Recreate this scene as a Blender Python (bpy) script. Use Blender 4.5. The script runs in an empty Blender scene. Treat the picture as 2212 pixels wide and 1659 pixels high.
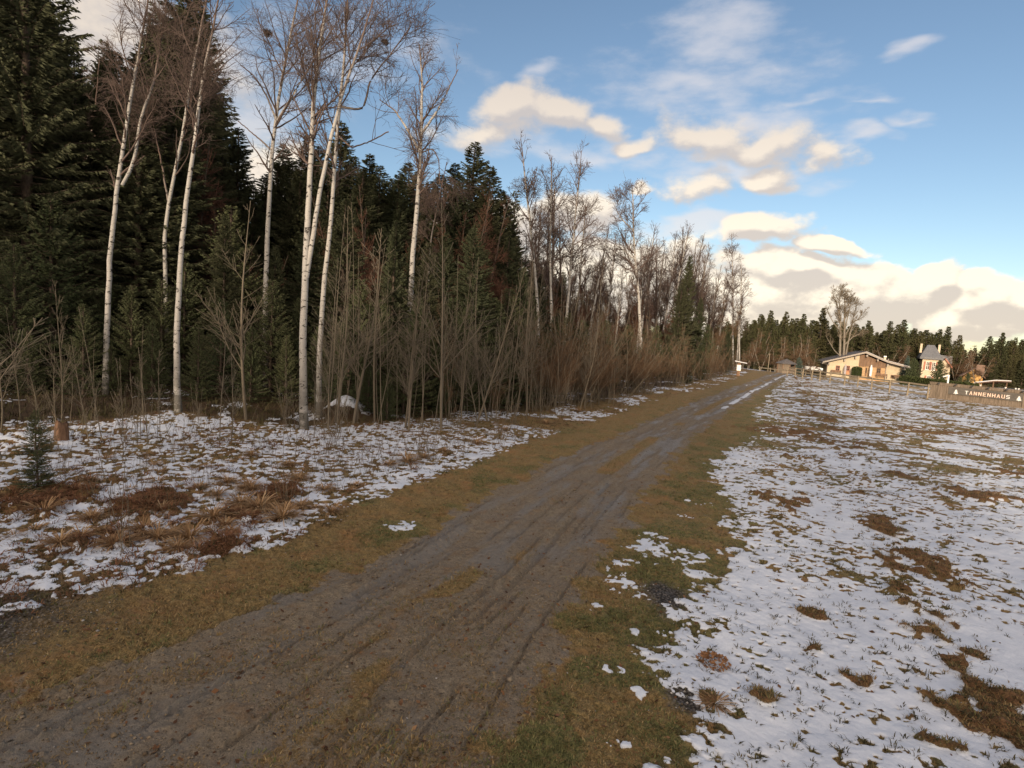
import bpy, math
import numpy as np
from mathutils import Matrix, Vector

# ------------------------------------------------------------------ camera
H = 3.1
F = 1228.8; CX, CY = 1106.0, 829.5
PITCH = math.radians(-5.4); ROLL = math.radians(4.0)
fw = np.array([0, math.cos(PITCH), math.sin(PITCH)])
_r0 = np.array([1.0, 0, 0]); _u0 = np.cross(_r0, fw)
rt = _r0*math.cos(ROLL) + _u0*math.sin(ROLL)
up = _u0*math.cos(ROLL) - _r0*math.sin(ROLL)
scene = bpy.context.scene
COL = scene.collection
cd = bpy.data.cameras.new("camera"); cam = bpy.data.objects.new("camera", cd); COL.objects.link(cam)
cd.lens = 20.0; cd.sensor_width = 36; cd.clip_start = 0.1; cd.clip_end = 6000
m = Matrix.Identity(4)
for i in range(3):
    m[i][0] = rt[i]; m[i][1] = up[i]; m[i][2] = -fw[i]
m[2][3] = H
cam.matrix_world = m
scene.camera = cam

# ------------------------------------------------------------------ light
SUN_EL = math.radians(11.0)
SUN_AZ = math.radians(203.0)          # compass-like: 0 = +Y, clockwise
scene.view_settings.view_transform = 'Standard'; scene.view_settings.look = 'None'
scene.view_settings.exposure = 0.84; scene.view_settings.gamma = 1.0
sd_ = Vector((math.sin(SUN_AZ)*math.cos(SUN_EL), math.cos(SUN_AZ)*math.cos(SUN_EL), math.sin(SUN_EL)))
sl = bpy.data.lights.new("sun", 'SUN'); sl.energy = 2.6; sl.angle = math.radians(2.5); sl.color = (1.0, 0.80, 0.58)
so = bpy.data.objects.new("sun", sl); COL.objects.link(so)
so.rotation_euler = (-sd_).to_track_quat('-Z', 'Y').to_euler()

def ray(u, v): return fw + rt*(u-CX)/F + up*(CY-v)/F
def azel(u, v):
    d = ray(u, v); d = d/np.linalg.norm(d)
    return math.atan2(d[0], d[1]), math.asin(d[2])

class NT:
    """small node-tree helper"""
    def __init__(s, tree): s.t = tree; s.n = tree.nodes; s.l = tree.links
    def new(s, typ, **kw):
        n = s.n.new(typ)
        for k, v in kw.items(): setattr(n, k, v)
        return n
    def put(s, sock, v):
        if hasattr(v, 'is_linked'): s.l.new(v, sock)
        elif v is not None: sock.default_value = v
    def math(s, op, a, b=None, c=None, clamp=False):
        n = s.new('ShaderNodeMath', operation=op, use_clamp=clamp)
        s.put(n.inputs[0], a)
        if b is not None: s.put(n.inputs[1], b)
        if c is not None: s.put(n.inputs[2], c)
        return n.outputs[0]
    def vec(s, op, a, b=None, scale=None):
        n = s.new('ShaderNodeVectorMath', operation=op)
        s.put(n.inputs[0], a)
        if b is not None: s.put(n.inputs[1], b)
        if scale is not None: s.put(n.inputs['Scale'], scale)
        return n.outputs['Value'] if op in ('LENGTH', 'DOT_PRODUCT') else n.outputs[0]
    def noise(s, vec, scale, detail=4, rough=0.5, dist=0.0, color=False):
        n = s.new('ShaderNodeTexNoise'); s.put(n.inputs['Vector'], vec)
        n.inputs['Scale'].default_value = scale; n.inputs['Detail'].default_value = detail
        n.inputs['Roughness'].default_value = rough; n.inputs['Distortion'].default_value = dist
        return n.outputs['Color'] if color else n.outputs[0]
    def ramp(s, v, a, b, smooth=True, lo=0.0, hi=1.0):
        n = s.new('ShaderNodeMapRange', interpolation_type='SMOOTHSTEP' if smooth else 'LINEAR')
        s.put(n.inputs[0], v); s.put(n.inputs[1], a); s.put(n.inputs[2], b)
        s.put(n.inputs[3], lo); s.put(n.inputs[4], hi); return n.outputs[0]
    def mix(s, f, a, b, mode='MIX'):
        n = s.new('ShaderNodeMix', data_type='RGBA', blend_type=mode)
        s.put(n.inputs[0], f)
        for i, v in ((6, a), (7, b)):
            if isinstance(v, tuple) and len(v) == 3: v = v + (1,)
            s.put(n.inputs[i], v)
        return n.outputs[2]

# ------------------------------------------------------------------ sky with clouds
world = bpy.data.worlds.new("World"); scene.world = world; world.use_nodes = True
W = NT(world.node_tree); W.n.clear()
def cloud_group(name, blobs, warp, wscale, amp, ascale, stretch):
    g = bpy.data.node_groups.new(name, 'ShaderNodeTree')
    g.interface.new_socket('Vector', in_out='INPUT', socket_type='NodeSocketVector')
    g.interface.new_socket('D', in_out='OUTPUT', socket_type='NodeSocketFloat')
    G = NT(g); gi = G.new('NodeGroupInput'); go = G.new('NodeGroupOutput')
    p = gi.outputs[0]
    st = G.vec('MULTIPLY', p, (1.0, stretch, 1.0))
    w = G.noise(st, wscale, 3, 0.5, color=True)
    w = G.vec('SUBTRACT', w, (0.5, 0.5, 0.5))
    w = G.vec('MULTIPLY', w, (warp*1.4, warp, 0))
    q = G.vec('ADD', p, w)
    acc = None
    for bl in blobs:
        if len(bl) == 6: a, e, sa, se, wt, _ = bl; rot = 0.0        # given as azimuth and height in the sky
        else:
            u, v, ru, rv, wt = bl; a, e = azel(u, v)
            a1, e1 = azel(u+ru, v); a2, e2 = azel(u, v-rv)
            sa = math.hypot(a1-a, e1-e); se = math.hypot(a2-a, e2-e)
            rot = math.atan2(e1-e, a1-a)
        d = G.vec('SUBTRACT', q, (a, e, 0))
        r = G.new('ShaderNodeVectorRotate', rotation_type='Z_AXIS'); G.put(r.inputs[0], d); r.inputs['Angle'].default_value = -rot
        d = G.vec('MULTIPLY', r.outputs[0], (1/sa, 1/se, 0))
        L = G.vec('LENGTH', d)
        k = G.math('MULTIPLY_ADD', L, -wt, wt)
        acc = k if acc is None else G.math('SMOOTH_MAX', acc, k, 0.12)
    n = G.noise(st, ascale, 8, 0.6)
    n = G.math('MULTIPLY_ADD', n, amp, -0.5*amp)
    G.put(go.inputs[0], G.math('ADD', acc, n))
    return g
cumulus = [(1110,235,115,62,1),(1200,245,120,62,1),(1290,275,80,46,1),(1370,310,75,26,.8),(1060,290,150,40,.6),
  (1530,285,130,60,.75),(1660,310,170,50,.75),(1800,340,75,34,.7),(1650,385,85,40,.9),(1520,400,90,46,.55),(1400,397,28,16,.8),
  (1640,505,140,38,1),(1790,528,110,20,.9),(1700,585,150,55,1),(1620,660,240,110,1),(1850,650,260,100,1),
  (2015,600,95,62,1.1),(2130,640,130,60,1),(1740,570,60,28,1.1),(2080,700,150,60,.9),(2230,640,80,60,.9),
  (1250,450,140,60,.8),(1330,610,300,120,1.15),(1050,500,160,80,.8),(600,390,110,90,.8),(260,60,170,190,.9),(120,300,160,200,.7),(420,150,130,110,.5),
  (-2.5,.45,.9,.38,1.5,0),(2.5,.45,.9,.38,1.5,0),(-2.2,1.0,1.2,.30,1.2,0),(2.2,1.0,1.2,.30,1.2,0),(-1.6,.55,.4,.25,1.0,0),(1.7,.55,.5,.3,1.0,0),(0,1.35,3.4,.32,1.1,0)]  # this row: unseen clouds behind and overhead, added to whiten and strengthen ambient light
wisps = [(1540,60,150,100,.75),(1450,170,120,42,.85),(1620,130,180,60,.4),(1560,215,150,40,.5),(1890,290,100,20,.75),(1960,125,50,22,.6),
  (1640,240,180,40,.55),(1480,200,220,80,.35),(1960,262,60,14,.5),(1740,200,110,22,.5),(1700,120,120,26,.4),(1850,215,70,12,.45),(1590,360,200,24,.5),(1180,160,40,25,.5),(700,120,260,90,.35),(1500,480,160,30,.8),(1280,330,200,40,.6),(520,250,160,110,.6)]
gC = cloud_group('cumulus_field', cumulus, 0.085, 8.0, 1.30, 13.0, 1.5)
gW = cloud_group('wisp_field', wisps, 0.12, 6.0, 1.5, 9.0, 2.6)
tc = W.new('ShaderNodeTexCoord'); gen = W.vec('NORMALIZE', tc.outputs['Generated'])
sx = W.new('ShaderNodeSeparateXYZ'); W.put(sx.inputs[0], gen)
az = W.math('ARCTAN2', sx.outputs[0], sx.outputs[1]); el = W.math('ARCSINE', sx.outputs[2])
cx = W.new('ShaderNodeCombineXYZ'); W.put(cx.inputs[0], az); W.put(cx.inputs[1], el)
P0 = cx.outputs[0]
def callg(g, v):
    n = W.new('ShaderNodeGroup'); n.node_tree = g; W.put(n.inputs[0], v); return n.outputs[0]
dC = callg(gC, P0); dC2 = callg(gC, W.vec('ADD', P0, (-0.010, 0.019, 0)))
dW = callg(gW, P0)
sky = W.new('ShaderNodeTexSky', sky_type='NISHITA', sun_disc=False)
sky.sun_elevation = SUN_EL; sky.sun_rotation = SUN_AZ
sky.altitude = 700; sky.air_density = 1.0; sky.dust_density = 0.6; sky.ozone_density = 1.6
skyc = W.mix(1.0, sky.outputs[0], (.96, .925, .91), 'MULTIPLY')
elf = W.ramp(el, 0.0, 0.55)
lit = W.math('SUBTRACT', dC, dC2)
lit = W.ramp(lit, -0.16, 0.36)
dens = W.ramp(dC, 0.0, 0.9)
shade = W.mix(elf, (4.3, 3.7, 3.15), (3.3, 3.1, 3.1))
litc = W.mix(elf, (7.4, 6.4, 5.0), (3.95, 3.45, 3.1))
cc = W.mix(lit, shade, litc)
# unseen clouds behind the viewer, boosted near the low sun for stronger fill
sdot = W.vec('DOT_PRODUCT', gen, tuple(sd_))
cc = W.mix(1.0, cc, W.mix(W.ramp(sdot, 0.0, 1.0), (1, 1, 1), (4.2, 3.7, 3.1)), 'MULTIPLY')
aC = W.ramp(dC, -0.04, W.ramp(el, 0.05, 0.35, lo=0.17, hi=0.52))
aC = W.math('MULTIPLY', aC, 0.93)
aW = W.math('MULTIPLY', W.ramp(dW, -0.15, 0.70), 0.62)
c1 = W.mix(aW, skyc, W.mix(elf, (5.6, 5.0, 4.5), (4.3, 4.2, 4.4)))
c2 = W.mix(aC, c1, cc)
bg = W.new('ShaderNodeBackground'); bg.inputs['Strength'].default_value = 0.10
W.put(bg.inputs['Color'], c2)
wo = W.new('ShaderNodeOutputWorld'); W.put(wo.inputs[0], bg.outputs[0])
world.cycles.sampling_method = 'MANUAL'; world.cycles.sample_map_resolution = 512

# ------------------------------------------------------------------ noise in numpy
def _hash(ix, iy, s):
    h = (ix.astype(np.int64)*374761393 + iy.astype(np.int64)*668265263 + s*1442695041) & 0xffffffff
    h = ((h ^ (h >> 13))*1274126177) & 0xffffffff
    h = ((h ^ (h >> 16))*2246822519) & 0xffffffff
    return ((h ^ (h >> 15)) & 0xffffff)/float(0xffffff)
def vnoise(x, y, s=0):
    ix = np.floor(x); iy = np.floor(y); fx = x-ix; fy = y-iy
    fx = fx*fx*fx*(fx*(fx*6-15)+10); fy = fy*fy*fy*(fy*(fy*6-15)+10)
    a = _hash(ix, iy, s); b = _hash(ix+1, iy, s); c = _hash(ix, iy+1, s); d = _hash(ix+1, iy+1, s)
    return (a+(b-a)*fx)*(1-fy) + (c+(d-c)*fx)*fy
def fbm(x, y, o=4, s=0, g=0.5):
    r = 0; a = 1; t = 0
    for i in range(o):
        r = r + a*vnoise(x*2**i + 17.3*i, y*2**i + 9.1*i, s+i); t += a; a *= g
    return r/t
def ss(a, b, x):
    t = np.clip((x-a)/(b-a), 0, 1); return t*t*(3-2*t)

# ------------------------------------------------------------------ terrain
def flat(u, v, z=0.0):
    d = ray(u, v); t = (z-H)/d[2]; return np.array([d[0]*t, d[1]*t])
PILE = flat(722, 905)
def terrain(x, y):
    x = np.asarray(x, float); y = np.asarray(y, float)
    z = -2.0*ss(52, 115, y)*ss(22, 62, x)
    z = z + 0.62*np.exp(-(((x-PILE[0]-.1)/0.62)**2 + ((y-PILE[1]-.8)/0.9)**2))
    fe = ss(-5.5, -9.0, x - 0.42*(y-17))*ss(8, 14, y)          # slightly raised forest floor
    z = z + 0.25*fe + 0.10*fe*(fbm(x*.5, y*.5, 3, 5)-.5)
    return z
def P(u, v):
    z = 0.0
    for _ in range(25):
        q = flat(u, v, z); z = 0.5*z + 0.5*float(terrain(q[0], q[1]))
    q = flat(u, v, z)
    return np.array([q[0], q[1], float(terrain(q[0], q[1]))])
def at(u, v, depth):
    return np.array([0, 0, H]) + ray(u, v)*depth
def proj(x, y, z):
    q = np.stack([x, y, z-H], -1); c = q @ fw
    return CX + F*(q @ rt)/c, CY - F*(q @ up)/c, c
def poly(pts): return np.array([flat(u, v) for u, v in pts])
def sdist(pl, x, y):
    """distance to a polyline, + on its right hand; also arc length"""
    best = np.full(x.shape, 1e9); sg = np.zeros(x.shape); al = np.zeros(x.shape); acc = 0
    n = len(pl)-1
    for i in range(n):
        a = pl[i]; b = pl[i+1]; d = b-a; L = np.hypot(*d); d = d/L
        px = x-a[0]; py = y-a[1]
        t0 = px*d[0]+py*d[1]
        t = np.clip(t0, -1e9 if i == 0 else 0, 1e9 if i == n-1 else L)
        dx = px-t*d[0]; dy = py-t*d[1]; dist = np.hypot(dx, dy)
        mk = dist < best
        best = np.where(mk, dist, best); sg = np.where(mk, np.sign(px*d[1]-py*d[0]), sg); al = np.where(mk, acc+t, al)
        acc += L
    return best*sg, al
edgeL = poly([(0,1560),(250,1450),(600,1300),(850,1190),(1050,1080),(1280,960),(1450,890),(1560,845),(1640,816)])
edgeR = poly([(1050,1659),(1180,1400),(1310,1200),(1400,1050),(1500,940),(1580,885),(1640,846),(1675,826)])
snowL = poly([(-300,1420),(60,1330),(150,1290),(400,1235),(640,1160),(750,1105),(940,1030),(1080,980),(1200,940),(1400,870),(1560,830),(1600,812)])
forE = poly([(-400,1010),(0,955),(380,918),(660,925),(900,918),(1100,902),(1250,880),(1400,848),(1560,816),(1590,800)])
snowR = poly([(1350,1800),(1400,1659),(1500,1560),(1420,1440),(1480,1330),(1520,1240),(1595,1150),(1565,1090),(1540,1010),(1575,972),(1640,940),(1630,900),(1650,860),(1690,822)])
furrows = [poly([(1590,975),(1700,990),(1760,1000),(1880,1012),(2000,1048),(2212,1085),(2400,1110)]),
           poly([(1830,1010),(1900,1130),(1960,1230)]), poly([(2010,1300),(2060,1390),(2100,1450)]),
           poly([(1650,935),(1740,950),(1860,960),(1990,985)])]
def blobset(l): return [(flat(u, v), max(.06, np.linalg.norm(flat(u+ru, v)-flat(u, v))), max(.06, np.linalg.norm(flat(u, v+rv)-flat(u, v)))) for u, v, ru, rv in l]
brownB = blobset([(1720,1090,70,22),(1880,1120,50,26),(1960,1215,60,30),(2080,1390,40,45),(2150,1560,90,60),(2060,1440,25,18),(1850,1470,25,18),
                  (1760,1330,30,14),(1750,1410,22,12),(1540,1420,20,18),(1680,930,60,12),(2130,1075,70,10),(1640,1500,24,20),(2010,1590,34,30),(1530,1510,24,16),(1790,950,50,6),(2000,930,60,7)])
snowP = blobset([(1350,1258,42,34),(1410,1185,32,12),(1500,1205,38,16),(1405,1155,25,8),(1490,1120,25,7),(872,1140,24,11),(1510,1090,28,9),(1370,1365,14,12),
                 (1385,1510,20,26),(1440,1370,30,14),(1460,1445,22,18),(1290,1310,14,10),(1320,1450,20,8),(1350,1620,26,26),(1440,1640,30,16),(1575,1135,30,8),(1540,1305,30,18)])
brack = blobset([(120,1075,170,45),(330,1090,120,30),(520,1110,70,30),(250,1165,90,40),(470,1190,60,30),(600,1070,60,20)])
def blobm(bs, x, y, nz):
    r = np.zeros(x.shape)
    for c, a, b in bs:
        d2 = ((x-c[0])/a)**2 + ((y-c[1])/b)**2
        r = np.maximum(r, 1 - np.sqrt(d2) + nz)
    return r
def masks(x, y):
    """snow, mud, green, brown, wet, gravel, height of the small relief"""
    r = np.hypot(x, y)
    n1 = fbm(x*1.3, y*1.3, 5, 1)-.5; n2 = fbm(x*5, y*5, 4, 11)-.5; n3 = fbm(x*14, y*14, 3, 21)-.5
    big = fbm(x*.28, y*.28, 3, 31)-.5
    dl, _ = sdist(edgeL, x, y); dr, al = sdist(edgeR, x, y)
    wd = np.maximum(dl-dr, .5); t = dl/wd
    tj = t + 0.03*n1
    inpath = ss(-.12, .12, dl+.5*n2+.5*n1)*ss(.12, -.12, dr+.6*n2+.6*n1)
    sl_, _ = sdist(snowL, x, y); fe, _ = sdist(forE, x, y); sr, _ = sdist(snowR, x, y)
    # left strip between verge and forest
    L = ss(-.12, .12, -sl_ + .7*n1 + .55*n2)
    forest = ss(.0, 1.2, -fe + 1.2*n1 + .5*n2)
    tuft = fbm(x*7.5, y*7.5, 3, 41)
    sn = L*ss(.545, .485, .6*tuft + .4*fbm(x*16, y*16, 2, 43) + .16*n2 + .22*(fbm(x*1.1, y*1.1, 3, 51)-.5) + .10*ss(-9, -13, x)*ss(0, 1, r) )
    bk = blobm(brack, x, y, 1.1*n1+1.0*n2)
    sn = sn*ss(.46, .24, bk*L + .9*(fbm(x*5, y*5, 3, 55)-.5))
    sn = sn*(1-forest*ss(.42, .50, fbm(x*.8, y*.8, 4, 61)+.04))
    sn = sn*(1 - ss(15, 21, y)*ss(.46, .58, fbm(x*.9, y*.9, 3, 59)+.06))
    # right field
    R = ss(-.10, .10, sr + .9*n1 + .7*n2)
    far = ss(8, 30, r)
    ang = .25
    xs = x*math.cos(ang)-y*math.sin(ang); ys = x*math.sin(ang)+y*math.cos(ang)
    tf = fbm(xs*6.5, ys*9.0, 3, 71)
    tfar = fbm(xs*1.6, ys*3.4, 4, 75)
    cover = .34*(fbm(x*.5, y*.5, 3, 81)-.5) + .22*n1
    tf2 = fbm(x*15, y*17, 2, 73)
    hole = ss(.585, .64, .55*tf + .45*tf2 + .9*cover + .15*n2 + .020 + .010*far - .03*ss(3.5, 1.5, np.hypot(x-4.2, y-5.2)))
    hole = np.maximum(hole, far*ss(.50, .60, tfar + cover*.9))
    fr = np.zeros(x.shape)
    for i, f in enumerate(furrows):
        d, a_ = sdist(f, x, y)
        fr = np.maximum(fr, ss(.40, .0, np.abs(d)*.95 - .9*n1 - .6*n2 + .35*(vnoise(a_*.7, a_*0+i, 91)) ))
    # limit the furrow lines to their own length
    bb = ss(.0, .25, blobm(brownB, x, y, 1.1*n1+1.5*n2))
    fr = np.maximum(fr*ss(.1, 1.0, sr)*ss(.44, .54, fbm(x*2.3, y*2.3, 4, 93)), bb*ss(.40, .50, fbm(x*3.1, y*3.1, 4, 94)))
    sR_ = R*(1-hole)*(1-fr)
    sp = ss(.10, .30, blobm(snowP, x, y, 2.2*n1+2.6*n2+1.2*n3))*ss(.62, .5, fbm(x*13, y*13, 2, 96))*ss(.0, -.2, -dr+.0*n1 if False else np.where(dl < 0, dl, -dr))
    # snow lying in the far wheel rut and across the far end
    rut = ss(.11, .05, np.abs(t-.80+.05*n1))*ss(22, 30, y)*ss(.40, .55, fbm(al*.6, t*4, 3, 95)+.05)
    rut2 = ss(.06, .02, np.abs(t-.22+.05*n1))*ss(30, 40, y)*ss(.5, .6, fbm(al*.5, t*4, 3, 97))
    snow = np.maximum.reduce([sn, sR_, sp, .8*rut, .6*rut2])
    farS = ss(76, 84, y + 4*n1 - (x-36)*.10)*ss(.46, .56, fbm(x*.12, y*.45, 3, 99))*ss(30, 36, x)
    snow = np.maximum(snow*(1-ss(74, 84, y)*ss(20, 30, x)), farS)
    snow = np.maximum(snow*ss(130, 118, y), ss(.35, .6, np.exp(-(((x-PILE[0]-.1)/0.62)**2 + ((y-PILE[1]-.8)/0.9)**2)) + .9*n1))
    # verge greens
    green = ss(.48, .74, fbm(x*2.2, y*2.2, 4, 101) + .22*ss(1.3, .1, np.abs(sr))*ss(-.2, .4, dr) - .16*ss(.3, 1.1, -dl)*ss(0, .5, -dl) - .22*inpath + .10*ss(.5, 0, np.abs(sl_))*(-dl > .3))
    grav = ss(1.3, .2, np.hypot((x+5.3)/1.5, (y-5.0)/1.7) + .8*n1) 
    sc = flat(1450, 1300); sc2 = flat(1480, 1500)
    grav2 = ss(.9, .3, np.minimum(np.hypot((x-sc[0])/.42, (y-sc[1])/.8), np.hypot((x-sc2[0])/.25, (y-sc2[1])/.4)) + .9*n1)
    # middle of the track keeps some grass
    mid = ss(.16, .04, np.abs(tj-.52))*ss(.40, .58, fbm(al*.5+3, t*3, 3, 111) + .10*ss(10, 16, r))
    nearg = ss(.50, .62, fbm(x*1.6, y*1.6, 4, 113))*ss(8, 4, y)*.42
    mud = inpath*(1-.85*mid)*(1-nearg)
    mud = np.maximum(mud, .85*ss(2.2, .4, dl*0 + np.hypot(x+3.2, (y-3.4)))*ss(.35, .5, fbm(x*2, y*2, 3, 117)))
    wet = ss(.50, .72, fbm(al*.7, t*9, 4, 121) + .12*ss(5, 9, y)*ss(.25, .1, np.abs(t-.72)))*mud
    # relief
    ridge = fbm(al*1.1, t*20 + .6*n1, 4, 131)-.5
    ruts = -0.045*np.exp(-((tj-.20)/.07)**2) - 0.05*np.exp(-((tj-.70)/.07)**2) + .02*np.exp(-((tj-.10)/.04)**2) + .025*np.exp(-((tj-.60)/.03)**2)
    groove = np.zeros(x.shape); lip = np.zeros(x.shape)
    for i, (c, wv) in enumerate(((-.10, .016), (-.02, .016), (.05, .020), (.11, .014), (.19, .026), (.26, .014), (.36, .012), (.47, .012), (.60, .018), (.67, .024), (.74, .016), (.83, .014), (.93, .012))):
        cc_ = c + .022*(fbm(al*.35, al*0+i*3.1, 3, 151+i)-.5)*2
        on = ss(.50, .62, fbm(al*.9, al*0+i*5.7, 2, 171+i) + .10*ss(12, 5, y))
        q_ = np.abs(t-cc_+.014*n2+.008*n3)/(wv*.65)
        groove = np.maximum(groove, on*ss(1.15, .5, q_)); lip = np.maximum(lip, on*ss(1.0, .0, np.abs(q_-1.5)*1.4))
    clod = fbm(x*22, y*22, 2, 191); gp_ = ss(-.9, .2, dl)*ss(.7, -.2, dr)
    hp = gp_*(-.016*groove + lip*(.022*ss(.42, .62, clod)+.002)) + inpath*(ruts*.7 + .05*ridge + .02*n3 + .05*np.abs(n2)*ss(.35, .6, fbm(x*.9, y*.9, 3, 133)))
    hg = (1-inpath)*(.06*n2 + .05*n3 + .05*n1)
    hs = snow*.022*(1+1.2*n1) 
    hfr = fr*.07*(.5+n2+n1)
    hb = ss(0, .5, bk*L)*.07*(.6+n2*2.2)
    h = hp + hg*(1-.75*snow) + hs + hfr + hb + .10*big*ss(6, 12, r) + .03*n1*R
    h = h*ss(160, 60, r)
    brown = np.maximum.reduce([fr, ss(0, .3, bk*L)*ss(.36, .52, fbm(x*4, y*4, 3, 143)), .55*L*ss(.45, .6, fbm(x*3, y*3, 3, 141))])
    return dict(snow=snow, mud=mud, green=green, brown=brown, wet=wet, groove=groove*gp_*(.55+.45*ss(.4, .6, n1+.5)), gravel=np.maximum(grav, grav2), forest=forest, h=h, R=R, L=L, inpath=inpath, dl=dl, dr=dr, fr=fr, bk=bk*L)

# ------------------------------------------------------------------ mesh helpers
def mk_mesh(name, V, quads=None, tris=None, attrs=None, smooth=False, mats=None, mat_idx=None):
    me = bpy.data.meshes.new(name)
    V = np.asarray(V, np.float32)
    nq = 0 if quads is None else len(quads); ntr = 0 if tris is None else len(tris)
    me.vertices.add(len(V)); me.vertices.foreach_set('co', V.ravel())
    li = []
    if nq: li.append(np.asarray(quads, np.int32).ravel())
    if ntr: li.append(np.asarray(tris, np.int32).ravel())
    li = np.concatenate(li)
    me.loops.add(len(li)); me.loops.foreach_set('vertex_index', li)
    me.polygons.add(nq+ntr)
    me.polygons.foreach_set('loop_start', np.concatenate([np.arange(nq)*4, nq*4+np.arange(ntr)*3]).astype(np.int32))
    if smooth: me.polygons.foreach_set('use_smooth', np.ones(nq+ntr, bool))
    for k, a in (attrs or {}).items():
        a = np.asarray(a, np.float32)
        if a.ndim == 1:
            at_ = me.attributes.new(k, 'FLOAT', 'POINT'); at_.data.foreach_set('value', a)
        else:
            at_ = me.attributes.new(k, 'FLOAT_COLOR', 'POINT'); at_.data.foreach_set('color', a.ravel())
    for mt in (mats or []): me.materials.append(mt)
    if mat_idx is not None: me.polygons.foreach_set('material_index', np.asarray(mat_idx, np.int32))
    me.update(); me.validate()
    return me
def link(name, me, parent=None, loc=None, rot=None, scale=None, **props):
    o = bpy.data.objects.new(name, me); COL.objects.link(o)
    if loc is not None: o.location = [float(c) for c in loc]
    if rot is not None: o.rotation_euler = rot
    if scale is not None: o.scale = scale if hasattr(scale, '__len__') else (scale,)*3
    if parent is not None: o.parent = parent
    for k, v in props.items():
        if v is not None: o[k] = v
    return o
def empty(name, loc=(0, 0, 0), rz=0.0, label=None, category=None, group=None, scale=1.0, tilt=None):
    o = bpy.data.objects.new(name, None); COL.objects.link(o)
    o.empty_display_size = .2
    o.location = [float(c) for c in loc]
    o.rotation_euler = (tilt[0], tilt[1], rz) if tilt else (0, 0, rz)
    o.scale = scale if hasattr(scale, '__len__') else (scale,)*3
    if label: o['label'] = label
    if category: o['category'] = category
    if group: o['group'] = group
    return o
def kids(o): return [c for c in COL.objects if c.parent is o]
class Proto:
    """a thing and its part meshes; place() makes the thing and its parts with shared mesh data"""
    def __init__(s, name, parts): s.name = name; s.parts = parts
    def place(s, loc, rz, sc, label, category, group=None, tilt=None, parts=None, name=None):
        t = empty(name or s.name, loc, rz, label, category, group, sc, tilt)
        for pn, me in s.parts:
            if parts is None or pn in parts: link(pn, me, t)
        return t

class MB:
    """collects boxes, prisms and tubes into one mesh"""
    def __init__(s): s.v = []; s.f = []
    def add(s, vs, fs):
        b = len(s.v); s.v += [tuple(float(c) for c in v) for v in vs]; s.f += [tuple(b+i for i in f) for f in fs]
    def box(s, a, b):
        x0, y0, z0 = a; x1, y1, z1 = b
        s.add([(x0,y0,z0),(x1,y0,z0),(x1,y1,z0),(x0,y1,z0),(x0,y0,z1),(x1,y0,z1),(x1,y1,z1),(x0,y1,z1)],
              [(0,3,2,1),(4,5,6,7),(0,1,5,4),(1,2,6,5),(2,3,7,6),(3,0,4,7)])
    def prism(s, pts, y0, y1):
        """polygon in x,z swept from y0 to y1"""
        n = len(pts)
        s.add([(p[0], y0, p[1]) for p in pts] + [(p[0], y1, p[1]) for p in pts],
              [tuple(range(n)), tuple(range(2*n-1, n-1, -1))] + [(i, i+n, (i+1) % n+n, (i+1) % n) for i in range(n)])
    def tube(s, p, q, r, r2=None, k=8):
        p = Vector([float(c) for c in p]); q = Vector([float(c) for c in q]); d = (q-p).normalized(); r2 = r if r2 is None else r2
        a = d.orthogonal().normalized(); b = d.cross(a)
        vs = []
        for c, rr in ((p, r), (q, r2)):
            for i in range(k):
                t = 2*math.pi*i/k; vs.append(c + a*math.cos(t)*rr + b*math.sin(t)*rr)
        s.add(vs, [(i, (i+1) % k, k+(i+1) % k, k+i) for i in range(k)] + [tuple(range(k-1, -1, -1)), tuple(range(k, 2*k))])
    def build(s, name, mat, parent=None, bevel=0.0, **props):
        me = bpy.data.meshes.new(name); me.from_pydata(s.v, [], s.f); me.materials.append(mat); me.update()
        o = link(name, me, parent, **props)
        if bevel:
            bv = o.modifiers.new('bevel', 'BEVEL'); bv.width = bevel; bv.segments = 2; bv.limit_method = 'ANGLE'
        return o

# ------------------------------------------------------------------ materials
def new_mat(name, rough=0.8, spec=0.3):
    mt = bpy.data.materials.new(name); mt.use_nodes = True
    N = NT(mt.node_tree); b = N.n['Principled BSDF']
    b.inputs['Roughness'].default_value = rough; b.inputs['Specular IOR Level'].default_value = spec
    return mt, N, b
def attr(N, name, comp=None):
    a = N.new('ShaderNodeAttribute', attribute_name=name)
    return a.outputs['Fac'] if comp is None else a.outputs['Color']
def objco(N): return N.new('ShaderNodeTexCoord').outputs['Object']
def bump(N, b, h, strength, dist=0.02):
    n = N.new('ShaderNodeBump'); n.inputs['Strength'].default_value = strength; n.inputs['Distance'].default_value = dist
    N.put(n.inputs['Height'], h); N.put(b.inputs['Normal'], n.outputs[0])
def mat_simple(name, c1, c2, scale=3.0, rough=.8, spec=.3, stretch=(1, 1, 1), bmp=.0, metal=0.0):
    mt, N, b = new_mat(name, rough, spec)
    v = N.vec('MULTIPLY', objco(N), stretch)
    n = N.noise(v, scale, 6, .6)
    N.put(b.inputs['Base Color'], N.mix(N.ramp(n, .3, .7), c1, c2))
    b.inputs['Metallic'].default_value = metal
    if bmp: bump(N, b, n, bmp)
    return mt

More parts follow.
